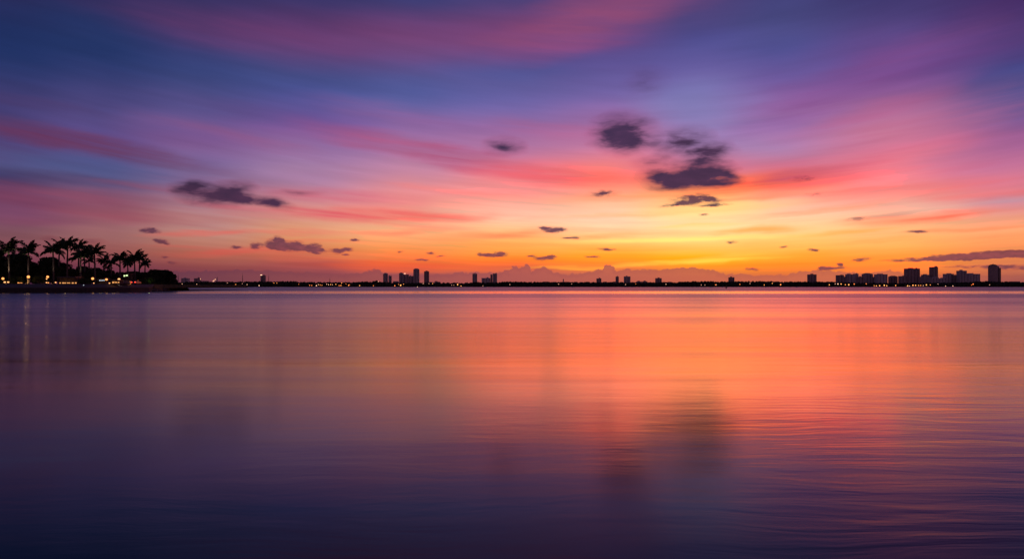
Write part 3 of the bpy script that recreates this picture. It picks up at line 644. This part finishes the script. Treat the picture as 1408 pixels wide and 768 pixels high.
# lit upper windows of a house among the trees
D = 286; g0 = GZ-.05
t = thing('villa', 'dark villa among the trees with two small greenish lit windows', 'house', (wx(172, D), D, g0))
hh = wz(375.5, D)-g0
bm = bmesh.new(); box(bm, -2.2, 2.2, 0, 6, 0, hh-.6); obj('wall', bm, M['timber'], t)
bm = bmesh.new(); prism(bm, [(-2.6, -.4), (2.6, -.4), (2.6, 6.4), (-2.6, 6.4)], hh-.598, hh-.3); prism(bm, [(-1.4, 1.2), (1.4, 1.2), (1.4, 4.6), (-1.4, 4.6)], hh-.297, hh); obj('roof', bm, M['roof'], t)
for px, py, w in ((171, 379, .25), (174.3, 378.3, .4)):
    bm = bmesh.new(); xx = wx(px, D)-wx(172, D); zz = wz(py, D)-g0; box(bm, xx-w, xx+w, -.06, -.003, zz-.3, zz+.3); obj('window', bm, M['green'], t)
point((wx(206, 282), 281.5, GZ+1.2), 12, (.8, 1, .35), .2)

# parked cars
def car(px, D, lab, rz, lights):
    t = thing('parked_car', lab, 'car', (wx(px, D), D, GZ-.05), rz, 'cars parked on the headland')
    def loft(prof, ys):
        bm = bmesh.new(); rows = [[bm.verts.new((x, y, z)) for x, z in pr] for y, pr in zip(ys, prof)]
        for a, b in zip(rows, rows[1:]):
            n = len(a)
            for k in range(n): bm.faces.new((a[k], a[(k+1)%n], b[(k+1)%n], b[k]))
        bm.faces.new(rows[0][::-1]); bm.faces.new(rows[-1]); return bm
    body = [(-2.15, .35), (2.15, .35), (2.2, .62), (2.1, .82), (1.2, .92), (-1.5, .96), (-2.1, .88), (-2.2, .6)]
    sh = lambda s, dz=0: [(x*s, .35+(z-.35)*(.9 if s < 1 else 1)) for x, z in body]
    obj('body', loft([sh(.96), sh(1), sh(1), sh(.96)], [-.88, -.78, .78, .88]), M['carp'], t)
    cab = [(-1.55, .9), (1.15, .88), (.45, 1.42), (-1.0, 1.45)]
    obj('cabin', loft([[(x*.94, z) for x, z in cab], [(x, z) for x, z in cab], [(x, z) for x, z in cab], [(x*.94, z) for x, z in cab]], [-.76, -.62, .62, .76]), M['glass'], t)
    for sx in (-1.35, 1.35):
        for sy in (-.82, .66):
            bm = bmesh.new(); tube(bm, [(sx, sy, .32), (sx, sy+.18, .32)], .32, 14); obj('wheel', bm, M['tyre'], t)
    for s in (-.6, .6):
        bm = bmesh.new(); ball(bm, (2.17, s, .68), .13 if not lights else .26, 2, (.4, 1, .7)); obj('headlight', bm, M['white'] if lights == 'head' else M['glass'], t)
        bm = bmesh.new(); ball(bm, (-2.17, s, .74), .12 if lights != 'tail' else .22, 2, (.4, 1.2, .8)); obj('taillight', bm, M['red'] if lights == 'tail' else M['carp'], t)
car(171.5, 256, 'dark car with white headlights on, left of the low orange lamp', R(-100), 'head')
car(187, 256, 'dark car with red tail lights glowing at the right of the row', R(95), 'tail')

# ------------------------------------------------------------------ far shore
SD = 2000.
def build_far():
    bm = bmesh.new()
    n = 60; fr = [(-3600+7200*k/n, SD-3+10*mnoise.noise(Vector((k*.7, 0, 0)))) for k in range(n+1)]
    prism(bm, fr+[(9000, 9000), (-9000, 9000)], -2, 1.2)
    o = obj('far_shore_ground', bm, M['dirt']); o['kind'] = 'structure'
build_far()
PROF = [(150,388.5),(250,388),(300,387.8),(380,387.6),(400,387),(408,387.6),(420,388.4),(470,388.8),(490,388.4),(500,387),(508,388),(512,387),(517,385.6),(522,388),(560,389.6),(600,389.2),(640,389.4),(655,388.6),(675,389.2),(690,388.4),(696,387.4),(704,388),(740,388.6),(930,388.8),(940,387.6),(1000,387.4),(1060,387.4),(1080,388),(1140,387.8),(1180,389.4),(1240,389.4),(1300,389.2),(1330,388.4),(1345,387.6),(1380,387.6),(1408,388.8),(1600,388)]
def prof(px):
    for (xa, ya), (xb, yb) in zip(PROF, PROF[1:]):
        if xa <= px <= xb: return ya+(yb-ya)*(px-xa)/(xb-xa)
    return 388.4
def build_wood():
    rg = random.Random(77); bm = bmesh.new()
    px = 130.
    while px < 1500:
        for row in range(3):
            D = SD+8+row*14+rg.uniform(-4, 4)
            q = px+rg.uniform(-1, 1); top = wz(prof(q)+rg.uniform(-1.1, 1.0)+row*-.15, D)
            if row == 0: top *= rg.uniform(.55, .95)
            r = rg.uniform(2., 4.2); x = wx(q, D); z = max(r*.5, top-r*.85)
            ball(bm, (x, D, z), r, 1, (1.15, 1.2, .95), .22, rg)
            zz = z-r*1.0
            while zz > .4:
                ball(bm, (x+rg.uniform(-1.5, 1.5), D, zz), r*rg.uniform(.8, 1.1), 1, (1.2, 1, 1), .22, rg); zz -= r*1.1
        px += 1.35
    o = obj('distant_woodland', bm, M['far']); o['kind'] = 'stuff'
    tag(o, 'continuous dark belt of waterfront trees along the whole far shore', 'woodland')
build_wood()

def build_tree_far():
    groups = [(516,384.9,6),(503,386.6,6),(689,387,8),(694,386.3,7),(710,386.2,8),(718,386.8,7),(722,386.4,6),(730,387,7),(736,386.9,7),(771,387,7),(783,387,6),(790,386.9,7),(926,387.2,6),(940,386.7,9),(955,386.5,9),(972,386.8,8),(985,386.9,9),(1014,386.2,6),(1033,386.5,7),(1050,387,8),(1090,386.4,7),(1096,386.2,6),(1106,386.8,7),(1130,386.9,8),(1352,387,8),(1358,386.8,7),(1387,386.8,8),(1400,387.6,8),(404,386.4,8),(352,387.5,7),(318,387.8,8),(645,389,8),(1320,388,9)]
    for i, (px, yt, wp) in enumerate(groups):
        D = SD+4+(i % 3)*3; rg = random.Random(900+i)
        lab = 'dark rounded tree rising slightly above the far shore woodland'
        if i == 0: lab = 'peaked dark tree on the far shore left of the first rounded tower'
        t = thing('waterfront_tree', lab, 'tree', (wx(px, D), D, 1.15), 0, 'waterfront trees on the far shore' if i else None)
        H = wz(yt, D)-1.15; rx = wp/2*D/F
        bm = bmesh.new(); tube(bm, [(0, 0, 0), (0, 0, H*.6)], [.6, .3], 6); obj('trunk', bm, M['bark'], t)
        bm = bmesh.new()
        for k in range(16):
            a = rg.uniform(0, 6.28); r = rx*math.sqrt(rg.random())*.75; hz = rg.uniform(.3, .9); rr = rg.uniform(.2, .36)*rx
            ball(bm, (math.cos(a)*r, math.sin(a)*r*.6, min(hz*H, H-rr*.8)), rr, 1, (1, 1, .85), .25, rg)
        obj('crown', bm, M['far'], t)
build_tree_far()

# ---- buildings
def tower(name, px0, px1, ytop, D, label, style=0, m='conc', roofh=1.4, group='towers on the far shore skyline', cat='apartment tower', base=1.15, roofmode='box', seed=0, rz=0.):
    rg = random.Random(seed*13+7)
    x0, x1 = wx(px0, D), wx(px1, D); w = x1-x0; H = wz(ytop, D)-base; dp = max(12, w*.8)
    t = thing(name, label, cat, ((x0+x1)/2, D, base), rz, group)
    hb = H-(3.2 if roofmode == 'box' else (4.5 if roofmode == 'dome' else .8))
    bm = bmesh.new(); box(bm, -w/2+.3, w/2-.3, .3, dp, 0, hb)
    # floor slabs read as thin ledges
    fl = 3.3; z = fl*1.5
    while z < hb-1: box(bm, -w/2, w/2, 0, dp+.3, z, z+.35); z += fl
    obj('wall', bm, M[m], t)
    nb = max(2, int(round(w/5.2)))
    for k in range(nb):
        a = -w/2+w*(k+.18)/nb; b = -w/2+w*(k+.82)/nb
        bm = bmesh.new(); z = fl*.55
        if (k+style) % 2 == 0:
            while z < hb-2: box(bm, a, b, .12, .297, z, z+2.1); z += fl
            obj('window_bay', bm, M['glass'], t)
        else:
            while z < hb-2: box(bm, a, b, -1.3, -.003, z+.97, z+1.12); box(bm, a, b, -1.3, -1.2, z+1.122, z+1.95); z += fl
            obj('balcony_bay', bm, M['bal'], t)
    bm = bmesh.new()
    if roofmode == 'box':
        box(bm, -w*.5, w*.5, 0, dp+.3, hb+.003, hb+1.0)
        obj('roof', bm, M[m], t)
        q = rg.uniform(-.2, .15)
        bm = bmesh.new(); box(bm, w*(q-.2), w*(q+.2), dp*.25, dp*.8, hb+1.003, H); obj('lift_house', bm, M[m], t)
    elif roofmode == 'dome':
        for i, s in enumerate((.5, .44, .36, .24)):
            box(bm, -w*s, w*s, dp*(.5-s), dp*(.5+s), hb+i*1.12+.003*(i+1), hb+(i+1)*1.12)
        obj('roof', bm, M[m], t)
    else:
        box(bm, -w*.5, w*.5, 0, dp+.3, hb+.003, H); obj('roof', bm, M[m], t)
        if w > 9 and H > 20:
            q = rg.uniform(-.3, .2); bm = bmesh.new(); box(bm, w*q, w*(q+.22), 2, dp*.6, H+.003, H+rg.uniform(1.6, 3.)); obj('lift_house', bm, M[m], t)
            q = rg.uniform(-.4, .4); bm = bmesh.new(); tube(bm, [(w*q, 3, H+.003), (w*q, 3, H+rg.uniform(3, 7))], .25, 5); obj('roof_mast', bm, M['metal'], t)
    return t
T = [
 (249,258,382.2,2500,'pale low block at the left end of the far shore beside a thin mast','conc2','flat'),
 (266.5,274,382.3,2400,'short dark block with an orange sign at its right edge','brick','flat'),
 (274.2,284,386,2350,'long low annexe right of the short block with the orange sign','brick','flat'),
 (358,364,378.5,2450,'lone slim tower with a glowing top corner left of the middle skyline','brick','flat'),
 (526.7,532.8,375,2450,'rounded top tower leftmost in the middle skyline group','conc','dome'),
 (534,538,379,2500,'short narrow tower beside the leftmost rounded one','conc','flat'),
 (540.5,547.5,386.3,2300,'low block between the rounded tower and the tall slab pair','conc','flat'),
 (548.6,555,374.4,2480,'tall pale slab left of the glowing roof sign','conc','box'),
 (555.2,558,377.3,2520,'thin slab carrying the glowing roof sign','conc','flat'),
 (558.2,561.6,377,2450,'slim block right of the glowing roof sign','brick','flat'),
 (561.8,568,379.2,2500,'wide lower slab against the tallest middle tower','conc','flat'),
 (568.2,576,368.8,2450,'tallest rounded tower of the middle skyline','conc','dome'),
 (583,589.6,371.9,2500,'freestanding flat tower right of the tallest middle one','brick','box'),
 (597,605,386.2,2350,'low dark block between the freestanding tower and open shore','brick','box'),
 (649.5,656,376,2450,'isolated slender tower left of the L shaped block','conc','flat'),
 (662,674,382,2430,'wide low wing of the L shaped block','conc2','flat'),
 (674.2,677.2,377,2500,'narrow left shaft of the tall end of the L shaped block','brick','flat'),
 (677.4,683.5,375.8,2450,'tall right end tower of the L shaped block','conc','flat'),
 (820.5,827,382.6,2350,'small squat tower with overhanging cap right of the little steeple','brick','flat'),
 (847,851,380,2450,'narrow tower left of the twin striped block','brick','flat'),
 (858.6,867,379.8,2450,'twin shafted striped block in the centre right of the shore','conc','flat'),
 (875.6,883,385.8,2300,'left one of two joined low dark blocks','brick','box'),
 (884,890.2,385.6,2320,'right one of two joined low dark blocks','brick','box'),
 (902,910,382.2,2380,'squat block right of the two joined dark blocks','brick','flat'),
 (1003,1010,381,2400,'small lone tower right of the channel marker','brick','flat'),
 (1113,1123,377,2420,'single square tower standing apart left of the right skyline','brick','flat'),
 (1152,1160.8,378,2420,'first broad tower at the left of the right skyline','brick','flat'),
 (1161,1165,380.2,2480,'low infill tower behind the first broad one','brick','flat'),
 (1165.2,1174,375.9,2440,'pale striped tower second in the right skyline','conc2','box'),
 (1175,1180.6,376.1,2470,'narrow pale tower touching the striped one','conc2','flat'),
 (1180.8,1188.6,380.4,2400,'low dark block before the stepped tower','brick','flat'),
 (1189,1200.5,375.2,2440,'stepped tower with sloping shoulders','conc','dome'),
 (1201.3,1206.8,380.4,2480,'short block between the stepped and the notched towers','brick','flat'),
 (1207,1220.6,375.9,2430,'broad tower with a notched roof','conc2','box'),
 (1225,1234.6,378.8,2450,'short tower with a rounded crown standing alone','brick','dome'),
 (1238.5,1247.2,379.3,2400,'low block leaning on the widest dark tower','brick','flat'),
 (1247.4,1258.5,367.9,2450,'left half of the widest and darkest tower','brick','box'),
 (1258.7,1265.2,368.9,2460,'right half of the widest and darkest tower','brick','flat'),
 (1267.6,1270,380,2500,'thin low shaft right of the widest dark tower','brick','flat'),
 (1270.2,1279,376.6,2440,'mid height tower before the tall slim one','conc','box'),
 (1281.3,1290,366.8,2470,'tall slim dark tower of the right skyline','brick','flat'),
 (1280.8,1291,381,2400,'low podium block at the foot of the tall slim tower','conc','flat'),
 (1291.3,1301,382.4,2440,'long low block right of the tall slim tower','conc2','flat'),
 (1301.2,1312,375.4,2450,'stepped pale tower before the square topped one','conc2','box'),
 (1312.2,1317.2,378.3,2470,'lower shoulder block of the stepped pale tower','brick','flat'),
 (1319.6,1329.6,371.9,2440,'square topped tower with long slab beside it','conc','flat'),
 (1330,1348,376.3,2450,'long striped slab right of the square topped tower','conc2','flat'),
 (1393,1403,386.6,2250,'low flat block near the right picture edge','brick','flat'),
 (1354.5,1360.5,386,2260,'small dark house left of the domed tower','brick','box'),
]
for i, (a, b, yt, D, lab, m, rm) in enumerate(T):
    low = yt > 384
    tower('low_block' if low else 'apartment_tower', a, b, yt, D+(i % 4)*11, lab, i % 2, m, group='low blocks on the far shore' if low else 'towers on the far shore skyline', cat='building' if low else 'tower', roofmode=rm, seed=i)
# domed tower at right with glass wing
def domed():
    D = 2480; x0, x1 = wx(1363, D), wx(1375.3, D); w = x1-x0; base = 1.15
    t = thing('apartment_tower', 'tallest domed tower with a glassy side wing near the right edge', 'tower', ((x0+x1)/2, D, base), 0, 'towers on the far shore skyline')
    H = wz(362.6, D)-base; hb = wz(366.2, D)-base
    def oval(sx, sy, z0, z1, m, nm, n=20):
        bm = bmesh.new(); prism(bm, [(math.cos(2*math.pi*k/n)*sx, 14+math.sin(2*math.pi*k/n)*sy) for k in range(n)], z0, z1); return bm
    obj('wall', oval(w/2, 13, 0, hb, None, ''), M['brick'], t)
    bm = bmesh.new(); z = 3
    n = 20
    while z < hb-2:
        prism(bm, [(math.cos(2*math.pi*k/n)*(w/2+.5), 14+math.sin(2*math.pi*k/n)*13.5) for k in range(n)], z, z+.4); z += 3.3
    obj('floor_ledges', bm, M['conc'], t)
    bm = bmesh.new()
    for i in range(6):
        a = math.cos(i/6*math.pi/2); b = i/6; c = (i+1)/6
        s = math.sqrt(max(.02, 1-(c)**2))
        prism(bm, [(math.cos(2*math.pi*k/n)*w/2*.98*s, 14+math.sin(2*math.pi*k/n)*12.6*s) for k in range(n)], hb+(H-hb)*b+.003*(i+1), hb+(H-hb)*c)
    obj('roof', bm, M['plant'], t)
    hw = wz(368, D)-base; x2 = wx(1378, D)-wx(1375.3, D)
    bm = bmesh.new(); box(bm, w/2-1, w/2+x2, 6, 24, 0, hw); obj('side_wing', bm, M['glass'], t)
    bm = bmesh.new(); z = 3
    while z < hw: box(bm, w/2-2, w/2+x2+.3, 5.5, 24.5, z, z+.35); z += 3.3
    obj('wing_ledges', bm, M['conc2'], t)
    bm = bmesh.new(); box(bm, w/2-3, w/2+1.8, 8, 22, hw+.3, hw+6); obj('lift_tower', bm, M['conc'], t)
domed()
# glowing signs on roofs
def sign(px, py, D, wpx, hpx, m, lab):
    x, z = wx(px, D), wz(py, D); w, h = wpx*D/F, hpx*D/F
    t = thing('roof_sign', lab, 'roof sign', (x, D, z-h/2-.6))
    bm = bmesh.new(); box(bm, -w/2, w/2, -.3, 0, .6, .6+h); obj('lit_panel', bm, M[m], t)
    bm = bmesh.new(); box(bm, -w*.4, -w*.4+.3, -.2, .1, 0, .598); box(bm, w*.4-.3, w*.4, -.2, .1, 0, .598); box(bm, -w/2-.2, w/2+.2, .003, .3, .4, .8+h); obj('frame', bm, M['metal'], t)
sign(359.2, 377.9, 2452, 2.2, .9, 'fwhite', 'glowing cream sign on the top corner of the lone slim tower')
sign(275.2, 383.4, 2420, 1.4, 2., 'fdim', 'dull orange sign at the right edge of the short dark block')
sign(556.5, 375.9, 2518, 2.6, 1.2, 'fdim', 'glowing pinkish sign above the thin middle slab')
# refinery-like frame with lights at 293-299
D = 2380
t = thing('dock_gantry', 'pale dock gantry with small lights left of the lone slim tower', 'gantry', (wx(296, D), D, 1.15))
bm = bmesh.new(); H = wz(380.5, D)-1.15; s = D/F
for xx, hh in ((-3*s, H*.72), (-1.2*s, H*.8), (.8*s, H*.9), (3*s, H)):
    box(bm, xx-.5*s*.5, xx+.5*s*.5, -1, 1, 0, hh)
for zz in (.35, .55, .68): box(bm, -3*s, 3*s, -.8, .8, H*zz, H*zz+1.6)
obj('frame', bm, M['conc2'], t)
for xx, zz in ((-1.4*s, .62), (.2*s, .74), (-2.6*s, .55)):
    bm = bmesh.new(); ball(bm, (xx, -2, H*zz), 1.5, 2); obj('light', bm, M['fdim'], t)
# masts
for px, yt, D, w, lab in ((245, 375.8, 2100, .9, 'thin mast just right of the headland tip'), (333.5, 375, 2100, .9, 'tall thin mast left of the lone slim tower'), (369.5, 377, 2150, .9, 'thin mast just right of the lone slim tower'), (418.8, 385.4, 2100, .9, 'short mast on the woodland left of the lattice mast'), (453.5, 381.2, 2100, 1.2, 'lattice mast above the brightest shore lights on the left'), (1107, 384.4, 2200, .7, 'thin pole left of the single square tower')):
    H = wz(yt, D)-1.15
    t = thing('radio_mast', lab, 'mast', (wx(px, D), D, 1.15), 0, 'masts along the far shore')
    bm = bmesh.new()
    for k in range(3):
        a = k*2.094; tube(bm, [(math.cos(a)*w*1.3, math.sin(a)*w*1.3, 0), (math.cos(a)*w*.35, math.sin(a)*w*.35, H*.8)], .28, 5)
    z = 2
    while z < H*.78:
        f = 1-z/(H*.8)*.73
        for k in range(3):
            a = k*2.094; b = a+2.094; r = w*1.3*f; tube(bm, [(math.cos(a)*r, math.sin(a)*r, z), (math.cos(b)*r, math.sin(b)*r, z+1.6)], .14, 4)
        z += 1.8
    obj('lattice', bm, M['metal'], t)
    bm = bmesh.new(); tube(bm, [(0, 0, H*.78), (0, 0, H)], [.4, .15], 6); obj('antenna', bm, M['metal'], t)

# ---- waterfront houses and apartments
HOUSE = [(744,757,386.9),(758,767,387.3),(768.2,787,387.2),(788,795,387.2),(796,803,387.5),(804,812,387.1),(813,819.5,387.6),(828.5,836,387),(837,846,387.4),(851.5,858,387.4),(841.5,850,386.9),(868,872,387.5),(891,898,387.8),(911,917,387.4),(917.5,925.5,387.2),(583,596,387.4),(921,926,387.6),(1370,1376,387.8),(700,704,388.2)]
hnames = ['first villa right of the L shaped block','small villa left of the yellow lit clubhouse','yellow lit clubhouse carrying a little steeple','villa right of the clubhouse','narrow villa second right of the clubhouse','villa third right of the clubhouse','last villa before the squat capped tower','villa right of the squat capped tower','wide villa left of the narrow tower','villa between the narrow tower and the twin block','villa at the foot of the narrow tower','small house right of the twin block','house right of the two joined dark blocks','house beside the squat block','wide house with a white window light','flat lit hall at the foot of the freestanding tower','last house before the open woodland','small house before the domed tower','tiny house in the trees left of the first villa']
for i, ((a, b, yt), nm) in enumerate(zip(HOUSE, hnames)):
    D = 2062+(i % 3)*9; x0, x1 = wx(a, D), wx(b, D); w = x1-x0; H = wz(yt, D)-1.15
    t = thing('waterfront_house', nm+' on the far shore', 'house', ((x0+x1)/2, D, 1.15), 0, 'waterfront houses on the far shore')
    hb = H-2.4
    bm = bmesh.new(); box(bm, -w/2, w/2, 0, 11, 0, hb); obj('wall', bm, M['conc2' if i % 2 else 'conc'], t)
    bm = bmesh.new()   # hipped roof
    e = [bm.verts.new(p) for p in ((-w/2-.5, -.6, hb+.003), (w/2+.5, -.6, hb+.003), (w/2+.5, 11.6, hb+.003), (-w/2-.5, 11.6, hb+.003), (-w*.25, 5.5, H), (w*.25, 5.5, H))]
    for f in ((0, 1, 5, 4), (1, 2, 5), (2, 3, 4, 5), (3, 0, 4), (3, 2, 1, 0)): bm.faces.new([e[k] for k in f])
    obj('roof', bm, M['roof'], t)
    nw = max(2, int(w/4)); rr = random.Random(i)
    for fl in range(max(1, int(hb/3.3))):
        for k in range(nw):
            xx = -w/2+w*(k+.5)/nw; lit = (i == 2 and 1.2 < fl < 3) or (i == 15 and fl == 1) or rr.random() < .03
            bm = bmesh.new(); box(bm, xx-w/nw*(.42 if lit and i == 2 else .3), xx+w/nw*(.42 if lit and i == 2 else .3), -.08, -.003, .9+fl*3.3, 2.6+fl*3.3); obj('window', bm, M['green' if (i == 2 and lit) else ('dimw' if lit else 'glass')], t)
# steeple on the clubhouse
D = 2080; xs = wx(774.6, D)
t = thing('steeple', 'little pointed steeple above the yellow lit clubhouse', 'steeple', (xs, D, 1.15))
bm = bmesh.new(); hh = wz(385, D)-1.15; box(bm, -1.4, 1.4, -1.4, 1.4, 0, hh); obj('belfry', bm, M['conc'], t)
bm = bmesh.new(); bmesh.ops.create_cone(bm, segments=8, radius1=1.9, radius2=.1, depth=wz(382.8, D)-1.15-hh, cap_ends=True, matrix=Matrix.Translation((0, 0, (wz(382.8, D)-1.15+hh)/2+.01))); obj('spire', bm, M['roof'], t)

# ---- lamps along the far shore
LAMPS = [(251,390,'w',.9),(264,392.4,'w',1.5),(271,390.5,'w',.9),(289,392,'o',1.5),(294,392,'a',1.5),(313,388.8,'d',.9),(324.5,390.8,'a',1.1),(333.5,389.8,'d',1),(340,391,'w',.9),(326,392.6,'d',.8),(356.6,392.3,'w',1.4),(377,388.9,'a',1),(381,388.7,'a',.9),
 (411,390.5,'o',.8),(426,392,'o',1.2),(429,392.2,'o',1.2),(435.3,392.4,'w',1.6),(438,391,'w',1),(440.5,391.6,'a',1),(443,391.8,'a',1),(449.5,390.6,'w',1),(452,391.2,'w',1.1),(455,391,'y',1.1),(457.5,391.3,'w',.9),(462,390.6,'y',1.1),(466.5,392.4,'o',1.2),(469,392.3,'a',1.4),(470,389,'a',1.2),(476,390,'o',.9),(479.6,392,'a',1.5),(481,391.4,'o',.9),(494.8,392.4,'y',1.2),(513.6,392.6,'o',1.1),(520.5,386.8,'d',1.4),(543,392.5,'o',1.5),(548,390.8,'a',.9),(551,392,'y',2),(555,390.4,'a',1),
 (582,389.6,'d',1.3),(590,389.8,'d',1),(595,389.6,'y',1.1),(621,391.6,'d',1),(624,391.6,'d',.9),(629.3,391,'y',1.8),(634,393,'y',1.2),(664,392.8,'d',1),(701,391,'d',1.2),(768,390.4,'d',1.2),(786,390,'d',1),(860,391,'d',1.1),(915.5,390.4,'w',1),(874,390.2,'o',.9),
 (964,391.6,'d',1.1),(969,391.6,'d',1),(983.6,391.3,'o',1.3),(985,391.2,'d',1),(1017,390.6,'o',1.2),(1031,389.6,'d',1.1),(1050.5,391.5,'a',1.2),(1061.5,389.4,'y',1.1),(1073,391,'a',1.8),
 (1140,391.2,'y',1.3),(1148,390,'d',1.2),(1151.7,390.2,'w',1.6),(1156,390.2,'y',1.5),(1162,391.2,'a',1.3),(1166.6,391.2,'y',1.8),(1174,390.3,'o',1.5),(1190.5,390,'o',1.3),(1201.5,392.5,'a',1),(1204.5,392.8,'y',1.3),(1209,392.6,'y',1.6),(1215.4,392,'y',1.8),(1218.8,392.6,'y',1.3),(1231,392.2,'a',1.4),(1247.5,392.8,'y',1.6),(1250,393,'w',1),(1254.8,392,'y',1.7),(1258.4,392,'y',1.5),(1262.5,392.2,'a',1.3),(1265.5,392.2,'a',1.2),(1269,392.4,'d',1.3),(1273.2,391.4,'y',1.6),(1278.6,391.6,'a',1.2),(1289,390.2,'d',1.1),(1299.6,393,'w',1.1),(1309.6,393,'w',1.2),(1337.4,390.4,'o',1.5),(1335.5,391.6,'o',.9),(1360,391.4,'d',1.1)]
km = dict(w='fwhite', o='forange', a='famber', y='fyellow', d='fdim'); kc = dict(w='white', o='orange', a='amber', y='yellow', d='dim pinkish')
spans = [(0,300,'between the headland tip and the dock gantry'),(300,400,'around the lone slim tower'),(400,500,'below the lattice mast'),(500,610,'below the middle skyline'),(610,740,'below the slender tower and L shaped block'),(740,940,'among the waterfront villas'),(940,1100,'on the open woodland right of the channel marker'),(1100,1180,'below the single square tower and first broad towers'),(1180,1242,'below the notched roof tower'),(1242,1285,'below the widest dark tower'),(1285,1500,'towards the domed tower')]
for px, py, k, r in LAMPS:
    D = SD-2.+(.7*r); z = wz(py, D)
    sp = next(s[2] for s in spans if s[0] <= px < s[1])
    lab = '%s shore lamp %s' % (kc[k], sp)
    t = thing('shore_lamp', lab, 'street lamp', (wx(px, D), D-2, 0.6), 0, '%s lamps %s' % (kc[k], sp))
    h = max(.8, z-.6)
    bm = bmesh.new(); tube(bm, [(0, 0, -.9), (0, 0, h)], [.22, .12], 5); obj('post', bm, M['metal'], t)
    bm = bmesh.new(); ball(bm, (0, 0, h), r*.85, 1); obj('lantern', bm, M[km[k]], t, smooth=True)

# ---- channel marker and lit buoy
D = 640; t = thing('channel_marker', 'dark channel marker post standing alone in the water before the far shore', 'channel marker', (wx(998.4, D), D, 0))
H = wz(395.4, D)
H = 1.0 if H < .6 else H
bm = bmesh.new(); tube(bm, [(0, 0, -1.5), (0, 0, 1.5)], .2, 8); obj('pile', bm, M['timber'], t)
bm = bmesh.new(); box(bm, -.55, .55, -.26, -.21, .1, 1.3); obj('daymark', bm, M['metal'], t)
bm = bmesh.new(); tube(bm, [(0, 0, 1.502), (0, 0, 1.8)], [.16, .1], 8); obj('lamp_housing', bm, M['metal'], t)
D = 1400; t = thing('lit_buoy', 'small warm lit buoy on the water below the tallest middle tower', 'buoy', (wx(573.8, D), D, 0))
bm = bmesh.new(); tube(bm, [(0, 0, -.3), (0, 0, .1), (0, 0, .3), (0, 0, .6)], [.8, .9, .5, .2], 10); obj('float', bm, M['metal'], t)
bm = bmesh.new(); ball(bm, (0, 0, 1.), .55, 2); obj('lamp', bm, M['fwhite'], t)

# ------------------------------------------------------------------ render settings
sc.render.engine = 'CYCLES'
sc.view_settings.view_transform = 'Standard'; sc.view_settings.look = 'None'; sc.view_settings.exposure = 0; sc.view_settings.gamma = 1
sc.cycles.max_bounces = 4; sc.cycles.glossy_bounces = 2; sc.cycles.diffuse_bounces = 2
sc.cycles.use_adaptive_sampling = True; sc.cycles.adaptive_threshold = .015
sc.cycles.sample_clamp_indirect = 4
sc.cycles.use_denoising = True
